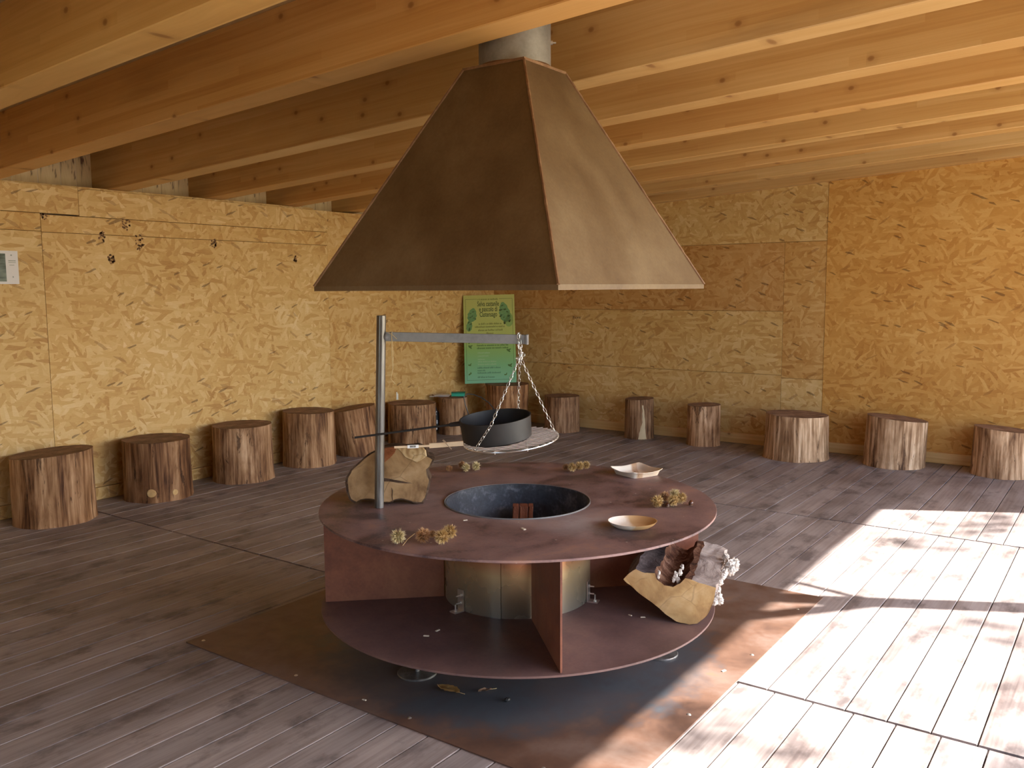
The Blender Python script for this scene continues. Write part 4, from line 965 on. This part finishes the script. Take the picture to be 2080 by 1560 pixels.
def sq_ring(r, z, nseg=12, wav=0.0, rc=0.22):
    out = []
    for s in range(4):
        a0_ = s * PI / 2
        for i in range(nseg):
            t = -PI / 4 + (PI / 2) * i / nseg; u = math.tan(t)
            x_, y_ = 1.0, u
            l = (abs(x_) ** 7 + abs(y_) ** 7) ** (1 / 7.0); x_ /= l; y_ /= l
            c_, s_ = math.cos(a0_ + 0.55), math.sin(a0_ + 0.55)
            corner = (abs(t) / (PI / 4)) ** 2
            out.append(((x_ * c_ - y_ * s_) * r, (x_ * s_ + y_ * c_) * r, z + wav * corner))
    return out
rings = [sq_ring(0.0005, 0.004), sq_ring(0.066, 0.004), sq_ring(0.073, 0.008), sq_ring(0.083, 0.022, wav=0.006), sq_ring(0.094, 0.0255, wav=0.009), sq_ring(0.0945, 0.0235, wav=0.009), sq_ring(0.085, 0.018, wav=0.006), sq_ring(0.076, 0.001), sq_ring(0.0005, 0.0)]
V = [v for r in rings for v in r]; nn_ = len(rings[0]); F = [(k * nn_ + i, k * nn_ + (i + 1) % nn_, (k + 1) * nn_ + (i + 1) % nn_, (k + 1) * nn_ + i) for k in range(len(rings) - 1) for i in range(nn_)]
o = mk('plate_body', V, F, PALM2.m, sqp, None, 40)

# ------------------------------------------------------------------ green poster in the corner
pw, phh = 0.545, 0.93
nrm = Vector((-0.80, -0.60, 0)).normalized()
pbot = Vector((4.55, 3.36, 0)); D_p = depth(pbot + Vector((0, 0, 1.0)))
pbot = at(997, 778, D_p); ptop = at(992.5, 599, D_p + 0.12)
pup = (ptop - pbot); phh = pup.length; pup.normalize(); prt = (at(1050, 776.5, D_p) - at(945, 779.5, D_p)); pw = prt.length; prt.normalize()
prt = (prt - pup * prt.dot(pup)).normalized(); pno = prt.cross(pup)
if pno.dot(FW) > 0: pno = -pno
poster = tag(empty('poster_board', pbot), 'green printed poster board about a chestnut grove standing on a stool in the corner', 'poster')
PMx = Matrix(((prt.x, pup.x, pno.x, 0), (prt.y, pup.y, pno.y, 0), (prt.z, pup.z, pno.z, 0), (0, 0, 0, 1)))
PG = Mat('green_gradient_print', 0.45); _z = PG.n('SeparateXYZ', None, Vector=PG.objc()).outputs[1]
PG.color(PG.ramp(PG.math('DIVIDE', _z, phh), [(0.0, (0.20, 0.47, 0.30)), (0.2, (0.20, 0.45, 0.20)), (0.38, (0.25, 0.43, 0.12)), (0.55, (0.42, 0.47, 0.12)), (1.0, (0.47, 0.46, 0.13))]))
def pflat(name, geo, mat, parent=poster):
    V, F = geo; o = mk(name, V, F, mat, parent); o.matrix_local = PMx; return o
pflat('board', box_geo((-pw / 2, 0, -0.006), (pw / 2, phh, 0.0)), PG.m)
DKG = plain('dark_green_print', (0.07, 0.10, 0.025), 0.6, 0, 0.05); MIDG = plain('mid_green_print', (0.15, 0.29, 0.10), 0.6, 0, 0.2, 60); LTG = plain('light_green_print', (0.33, 0.50, 0.26), 0.6, 0, 0.05); HILL = plain('hill_green_print', (0.24, 0.36, 0.09), 0.6, 0, 0.1)
def fr(u0, v0, u1, v1, z=0.0008):      # u from left 0..1, v from bottom 0..1
    return box_geo(((u0 - 0.5) * pw, v0 * phh, 0.0001), ((u1 - 0.5) * pw, v1 * phh, z))
lw = 0.005
pflat('border_line', join_geo([fr(0.04, 0.035, 0.04 + lw, 0.955), fr(0.955, 0.035, 0.955 + lw, 0.955), fr(0.04, 0.035, 0.96, 0.035 + lw * 0.6), fr(0.04, 0.952, 0.27, 0.955), fr(0.70, 0.952, 0.96, 0.955)]), DKG)
def text(body, u, v, size, sx, mat, name='poster_lettering'):
    cu = bpy.data.curves.new('lettering', 'FONT'); cu.body = body; cu.size = size; cu.align_x = 'CENTER'; cu.extrude = 0.0004; cu.offset = 0.0009; cu.resolution_u = 3
    to = bpy.data.objects.new('lettering_tmp', cu); COL.objects.link(to)
    dg = bpy.context.evaluated_depsgraph_get(); dg.update()
    me = bpy.data.meshes.new_from_object(to.evaluated_get(dg)); bpy.data.objects.remove(to)
    me.name = name; me.materials.clear()
    o = obj(name, me, mat, poster); o.matrix_local = PMx @ Matrix.Translation(((u - 0.5) * pw, v * phh, 0.0008)) @ Matrix.Scale(sx, 4, (1, 0, 0)); return o
text('Selva castanile', 0.485, 0.873, 0.074, 0.545, DKG); text('e pascolo di', 0.485, 0.812, 0.074, 0.545, DKG); text('Castensago', 0.485, 0.752, 0.074, 0.545, DKG)
def words(u0, u1, v, hgt, lens, mat, seed):       # too small to read in the photograph: lines of word-long marks
    rnd = random.Random(seed); parts = []; tot = sum(lens) + 0.55 * (len(lens) - 1); k = (u1 - u0) / tot; u = u0
    for L in lens:
        nl = max(2, int(L)); cw = L * k / nl
        for i in range(nl):
            hh_ = hgt * rnd.choice((0.7, 0.7, 1.0, 0.75)); parts.append(fr(u + i * cw, v, u + i * cw + cw * 0.72, v + hh_))
        u += (L + 0.55) * k
    return pflat('poster_small_print', join_geo(parts), mat)
MUTE = plain('faded_green_print', (0.22, 0.23, 0.05), 0.6, 0, 0.05)
words(0.28, 0.68, 0.941, 0.02, (1, 1, 7, 2, 8), MUTE, 1)
words(0.29, 0.74, 0.66, 0.022, (2, 5, 1, 2, 5, 7, 2), MUTE, 2); words(0.22, 0.80, 0.627, 0.022, (12, 12, 2, 5, 2), MUTE, 3); words(0.28, 0.76, 0.588, 0.022, (7, 3, 7, 1, 2, 5), MUTE, 4); words(0.44, 0.58, 0.553, 0.02, (7,), MUTE, 5)
DK2 = plain('deep_green_print', (0.08, 0.16, 0.03), 0.6, 0, 0.05); DK3 = plain('teal_small_print', (0.09, 0.22, 0.12), 0.6, 0, 0.05)
words(0.25, 0.46, 0.448, 0.02, (4, 2, 1, 4), DK2, 6); words(0.25, 0.86, 0.417, 0.02, (8, 2, 9, 2, 3, 6, 3), DK2, 7); words(0.25, 0.86, 0.386, 0.02, (9, 6, 3, 6, 1, 6), DK2, 8)
words(0.26, 0.50, 0.335, 0.015, (1, 5, 6), LTG, 9); words(0.26, 0.47, 0.30, 0.015, (1, 6, 4), LTG, 10); words(0.26, 0.40, 0.262, 0.015, (8,), LTG, 11); words(0.26, 0.62, 0.235, 0.015, (5, 6, 2, 7), LTG, 12); words(0.26, 0.62, 0.205, 0.015, (7, 6, 7), LTG, 13)
words(0.25, 0.70, 0.165, 0.018, (6, 7, 4, 1, 6), DK3, 14); words(0.25, 0.40, 0.135, 0.018, (6, 4), DK3, 15); words(0.25, 0.70, 0.108, 0.018, (11, 5, 11), DK3, 16); words(0.25, 0.58, 0.06, 0.018, (3, 6, 2, 1, 7), DK3, 17)
def leafprint(u, v, ln, wd, ang, mat, name='leaf_print', tooth=0.0):
    n = 20; V = []
    for i in range(n):
        t = 2 * PI * i / n; x_ = math.cos(t) * ln / 2; y_ = math.sin(t) * wd / 2 * (1 - 0.25 * math.cos(t)) * (1 + (tooth if i % 2 else 0))
        V.append(((u - 0.5) * pw + x_ * math.cos(ang) - y_ * math.sin(ang), v * phh + x_ * math.sin(ang) + y_ * math.cos(ang), 0.0007))
    return pflat(name, (V, [tuple(range(n))]), mat)
leafprint(0.17, 0.775, 0.15, 0.085, 1.35, MIDG, tooth=0.2); leafprint(0.11, 0.655, 0.13, 0.055, 1.45, MIDG, tooth=0.15); leafprint(0.80, 0.80, 0.22, 0.10, 1.75, MIDG, tooth=0.2); leafprint(0.89, 0.71, 0.15, 0.075, 1.45, HILL, tooth=0.1)
for (u, v, l_, a_) in [(0.13, 0.79, .03, .5), (0.19, 0.81, .03, .2), (0.12, 0.745, .035, .3), (0.22, 0.735, .035, -.6), (0.17, 0.76, .025, .9), (0.14, 0.67, .03, .4), (0.10, 0.69, .03, .7), (0.11, 0.615, .04, 1.3), (0.76, 0.875, .03, .6), (0.73, 0.825, .04, .2), (0.81, 0.83, .035, .1), (0.86, 0.80, .03, -.4), (0.73, 0.76, .04, .8), (0.79, 0.745, .03, 1.2), (0.88, 0.755, .035, 0), (0.80, 0.685, .05, 1.5), (0.90, 0.70, .04, 1.1)]:
    leafprint(u, v, l_, l_ * 0.45, a_, DKG, 'leaf_vein_print')
leafprint(0.53, 0.50, 0.34, 0.075, 0.0, HILL, 'hill_print')
for (u, v, l_, a_) in [(0.115, 0.41, .05, -.8), (0.86, 0.36, .05, -.7), (0.88, 0.19, .05, -.5), (0.10, 0.205, .035, -.3), (0.10, 0.105, .035, .6), (0.79, 0.09, .03, 0.0), (0.10, 0.46, .03, 1.2)]:
    leafprint(u, v, l_, l_ * 0.4, a_, DK2, 'falling_leaf_print'); leafprint(u + 0.02, v + 0.012, l_ * 0.7, l_ * 0.3, a_ + 1.2, DK2, 'falling_leaf_print')

# ------------------------------------------------------------------ notice on the left wall and writing on the back wall
nt_ = tag(empty('wall_notice', (-0.29, YL - 0.002, 1.51)), 'white printed notice sheet with grey photo taped to the left wall', 'notice')
mk('paper_sheet', *box_geo((-0.17, -0.0012, 0.0), (0.175, 0.0, 0.211)), plain('white_paper', (0.74, 0.72, 0.74), 0.6, 0, 0.02), nt_)
PH_ = Mat('grey_landscape_print', 0.6); _n = PH_.noise(PH_.map(PH_.objc(), scale=(6, 6, 40)), 1.0, 4); PH_.color(PH_.ramp(_n, [(0.35, (0.06, 0.08, 0.06)), (0.5, (0.15, 0.19, 0.17)), (0.68, (0.25, 0.30, 0.24))]))
mk('photo_print', *box_geo((-0.16, -0.0018, 0.016), (0.098, -0.001, 0.193)), PH_.m, nt_)
mk('small_print', *join_geo([box_geo((0.115, -0.0018, 0.145), (0.160, -0.001, 0.151)), box_geo((0.115, -0.0018, 0.135), (0.160, -0.001, 0.139)), box_geo((0.12, -0.0018, 0.118), (0.150, -0.001, 0.122)), box_geo((0.130, -0.0018, 0.178), (0.139, -0.001, 0.188)), box_geo((0.135, -0.0018, 0.04), (0.142, -0.001, 0.05))]), plain('grey_print', (0.36, 0.38, 0.36), 0.7), nt_)
cu = bpy.data.curves.new('lettering', 'FONT'); cu.body = 'Fiore'; cu.size = 0.046; cu.extrude = 0.0004; cu.resolution_u = 2
to = bpy.data.objects.new('lettering_tmp', cu); COL.objects.link(to); dg = bpy.context.evaluated_depsgraph_get(); dg.update()
me = bpy.data.meshes.new_from_object(to.evaluated_get(dg)); bpy.data.objects.remove(to); me.materials.clear(); me.name = 'pen_lettering'
o = obj('pen_lettering', me, BLK); o.matrix_world = Matrix(((0, 0, -1, XB - 0.0018), (-1, 0, 0, 2.818), (0, 1, 0, 1.137), (0, 0, 0, 1))) @ Matrix.Rotation(0.06, 4, 'Z')
o.parent = wb; o.matrix_parent_inverse = Matrix.Translation(-Vector(wb.location))

# ------------------------------------------------------------------ small things by the stools
TEAL = plain('teal_plastic', (0.03, 0.36, 0.24), 0.4); PAPERW = plain('grey_white_paper', (0.62, 0.58, 0.55), 0.6, 0, 0.05)
dtop = depth(s7c)
bxp = at(931, 800, dtop); gb = tag(empty('green_box', (bxp.x, bxp.y, s7h + 0.004), math.atan2(rh.y, rh.x)), 'flat teal green box on the slim stool near the corner', 'box')
obj('box_body', plank_mesh('box_body', 0.135, 0.10, 0.03, 0.004, 'x'), TEAL, gb, (0, 0, 0.015)); obj('box_lid', plank_mesh('box_lid', 0.139, 0.104, 0.010, 0.003, 'x'), plain('dark_teal_lid', (0.015, 0.20, 0.13), 0.4), gb, (0, 0, 0.034))
pp = at(893, 800, dtop); ps = tag(empty('paper_stack', (pp.x, pp.y, s7h + 0.004), math.atan2(rh.y, rh.x)), 'brownish papers sticking out left beside the teal box', 'papers')
for k in range(3):
    o = obj('paper_leaf', plank_mesh('paper_leaf', 0.20 - 0.02 * k, 0.13, 0.004, 0.001, 'x'), PAPERW if k != 1 else plain('brown_card', (0.22, 0.15, 0.12), 0.7), ps, (0.01 * k, 0, 0.003 + 0.005 * k)); o.rotation_euler = (0, 0, 0.12 * k)
BG1 = plain('black_bag_cloth', (0.02, 0.02, 0.025), 0.6); BG2 = plain('pale_bag_cloth', (0.55, 0.55, 0.57), 0.5)
db_ = depth(s7c) - 0.06
bq_ = at(885, 880, db_); bag = tag(empty('crumpled_bag', (bq_.x, bq_.y, 0.0)), 'black and pale crumpled bag squeezed between two stools', 'bag')
bl_ = lambda px, py: at(px, py, db_) - Vector(bag.location)
blob('bag_body', bl_(884, 852), 0.05, BG1, bag, 3.3, (0.75, 0.75, 2.6), 22, 16, 0.22, 1.8); blob('bag_fold', bl_(883.5, 838) - fh * 0.025, 0.028, BG2, bag, 8.1, (0.8, 0.8, 1.5), 14, 10, 0.5, 2.2); blob('bag_fold', bl_(885, 868) - fh * 0.03, 0.022, BG2, bag, 5.1, (0.9, 0.9, 0.9), 14, 10, 0.5, 2.2); blob('bag_fold', bl_(888, 856) - fh * 0.03, 0.014, BG2, bag, 6.1, (0.6, 0.6, 1.5), 14, 10, 0.4, 2.2)
sm_ = onz(806, 806, 0.43); smp = tag(empty('folded_note', at(807, 812, 8.45)), 'tiny white folded note standing on the broad stool by the post', 'paper note')
mk('note_fold', *join_geo([box_geo((-0.012, -0.001, 0), (0.0, 0.001, 0.075)), box_geo((0.0, -0.001, 0), (0.014, 0.001, 0.06))]), plain('note_white', (0.7, 0.68, 0.62), 0.6), smp)
# dry leaf, coal and chips on the floor plate
def leaf(px, py, z, ln, wd, ang, col, label, seed):
    p = onz(px, py, z); t = tag(empty('dry_leaf', p, ang), label, 'leaf')
    V = []; F = []; n, m = 10, 5
    for i in range(n + 1):
        f = i / n; w_ = wd * math.sin(PI * min(1, f * 0.96 + 0.03)) ** 0.7 * (1 + 0.25 * (i % 2))
        for j in range(m):
            g = (j / (m - 1) - 0.5); V.append(((f - 0.5) * ln, g * w_, 0.002 + abs(g) * 0.012 + 0.006 * nz(f * 4 + seed, g * 3)))
    for i in range(n):
        for j in range(m - 1): F.append((i * m + j, (i + 1) * m + j, (i + 1) * m + j + 1, i * m + j + 1))
    mz = min(v[2] for v in V); V = [(a, b, c_ - mz + 0.0006) for a, b, c_ in V]
    mk('leaf_blade', V, F, plain('dry_leaf_' + str(seed), col, 0.7, 0, 0.35, 40), t, None, 60)
    tube('leaf_stem', [(ln / 2 - 0.004, 0, 0.004), (ln / 2 + 0.02, 0.003, 0.003)], 0.001, STRAW, t, 5)
leaf(912, 1402, 0.004, 0.10, 0.042, math.atan2(rh.y, rh.x) - 0.6, (0.36, 0.20, 0.06), 'dry ochre leaf on the floor plate in front of the table', 1)
leaf(985, 1404, 0.004, 0.05, 0.018, math.atan2(rh.y, rh.x) + 0.3, (0.25, 0.14, 0.08), 'small brown leaf scrap right of the ochre leaf', 2)
ck = onz(1031, 1424, 0.004); cl = tag(empty('charcoal_lump', ck), 'black charcoal lump on the floor plate in front', 'charcoal'); blob('coal_body', (0, 0, 0.006), 0.009, BLACKPAN, cl, 2.0, (1.3, 1, 0.7), 12, 8, 0.5, 2)
CHIP = plain('wood_chip', (0.66, 0.58, 0.46), 0.7)
def chip(px, py, z, s, label, mat=CHIP):
    p = onz(px, py, z); t = tag(empty('wood_chip', p, px), label, 'wood chip')
    V, F = box_geo((-s, -s * 0.35, 0), (s, s * 0.35, s * 0.3)); V = [(a + 0.3 * s * nz(i * 3.1), b + 0.3 * s * nz(i * 1.7, 4), c_) for i, (a, b, c_) in enumerate(V)]
    mk('chip_body', V, F, mat, t)
chip(866, 1292, ZS, 0.010, 'left one of two pale chips on the lower shelf'); chip(889, 1281, ZS, 0.010, 'right one of two pale chips on the lower shelf')
chip(1306, 1254, ZS, 0.009, 'pale chip on the lower shelf nearest the split log'); chip(1280, 1250, ZS, 0.008, 'second pale chip left of the one nearest the split log')
chip(1063, 1075, ZT, 0.012, 'pale splinter on the table in front of the bowl'); chip(945, 1057, ZT, 0.008, 'pale chip on the table left front of the bowl')
chip(1470, 1363, 0.004, 0.010, 'pale pebble-like chip at the sunlit plate edge'); chip(740, 1422, 0.004, 0.008, 'white chip on the floor plate at front left')

# ------------------------------------------------------------------ tree outside: its leaves dapple the sun patch
LEAFG = plain('autumn_leaf', (0.22, 0.22, 0.05), 0.6, 0, 0.4, 6)
TX, TY = 9.2, -8.6
tr = tag(empty('tree', (TX, TY, -0.35)), 'tree outside the open side whose leaves dapple the sun patch', 'tree')
tube('tree_trunk', [(0, 0, 0), (0.05, 0.02, 2.0), (-0.03, 0.08, 4.2), (0.05, 0.1, 6.2), (0.0, 0.2, 8.2)], 0, BARK, tr, 12, rs=[0.20, 0.16, 0.13, 0.09, 0.03])
rl = random.Random(11); lv_ = []; lfc = []
def cluster(fx, fy, t, rad, n):
    c = Vector((fx, fy, 0)) + sdir * t; b = Vector((0.0, 0.1, min(7.6, max(3.2, c.z - 0.6)))); cl_ = c - Vector(tr.location)
    tube('tree_branch', [b, b.lerp(cl_, 0.5) + Vector((0, 0, 0.15)), cl_], 0, BARK, tr, 6, rs=[0.03, 0.014, 0.005])
    for _ in range(n):
        d = Vector((rl.gauss(0, 1), rl.gauss(0, 1), rl.gauss(0, 1))) * rad * 0.5; p = cl_ + d
        a = Vector((rl.uniform(-1, 1), rl.uniform(-1, 1), rl.uniform(-0.6, 0.6))).normalized(); bb = a.orthogonal().normalized()
        o = len(lv_); L_ = rl.uniform(0.05, 0.085); lv_.extend([p - a * L_, p - bb * L_ * 0.35, p + a * L_, p + bb * L_ * 0.35]); lfc.append((o, o + 1, o + 2, o + 3))
for (px, py, t, rad, n) in [(1850, 1105, 9.0, 0.13, 20), (1975, 1068, 9.4, 0.26, 50), (1430, 1485, 8.6, 0.22, 34), (2030, 1290, 9.0, 0.22, 22), (2060, 1390, 9.2, 0.22, 20), (2070, 1545, 9.0, 0.18, 20)]:
    g = onz(px, py, 0.0); cluster(g.x, g.y, t, rad, n)
for (fx, fy, t) in [(5.4, -1.2, 10.2), (5.6, -2.4, 10.6), (5.9, -0.6, 11), (6.2, -3.4, 10.0), (6.2, -1.8, 9.6)]: cluster(fx, fy, t, 0.6, 260)
lo2 = mk('tree_foliage', lv_, lfc, LEAFG, tr); lo2['kind'] = 'stuff'
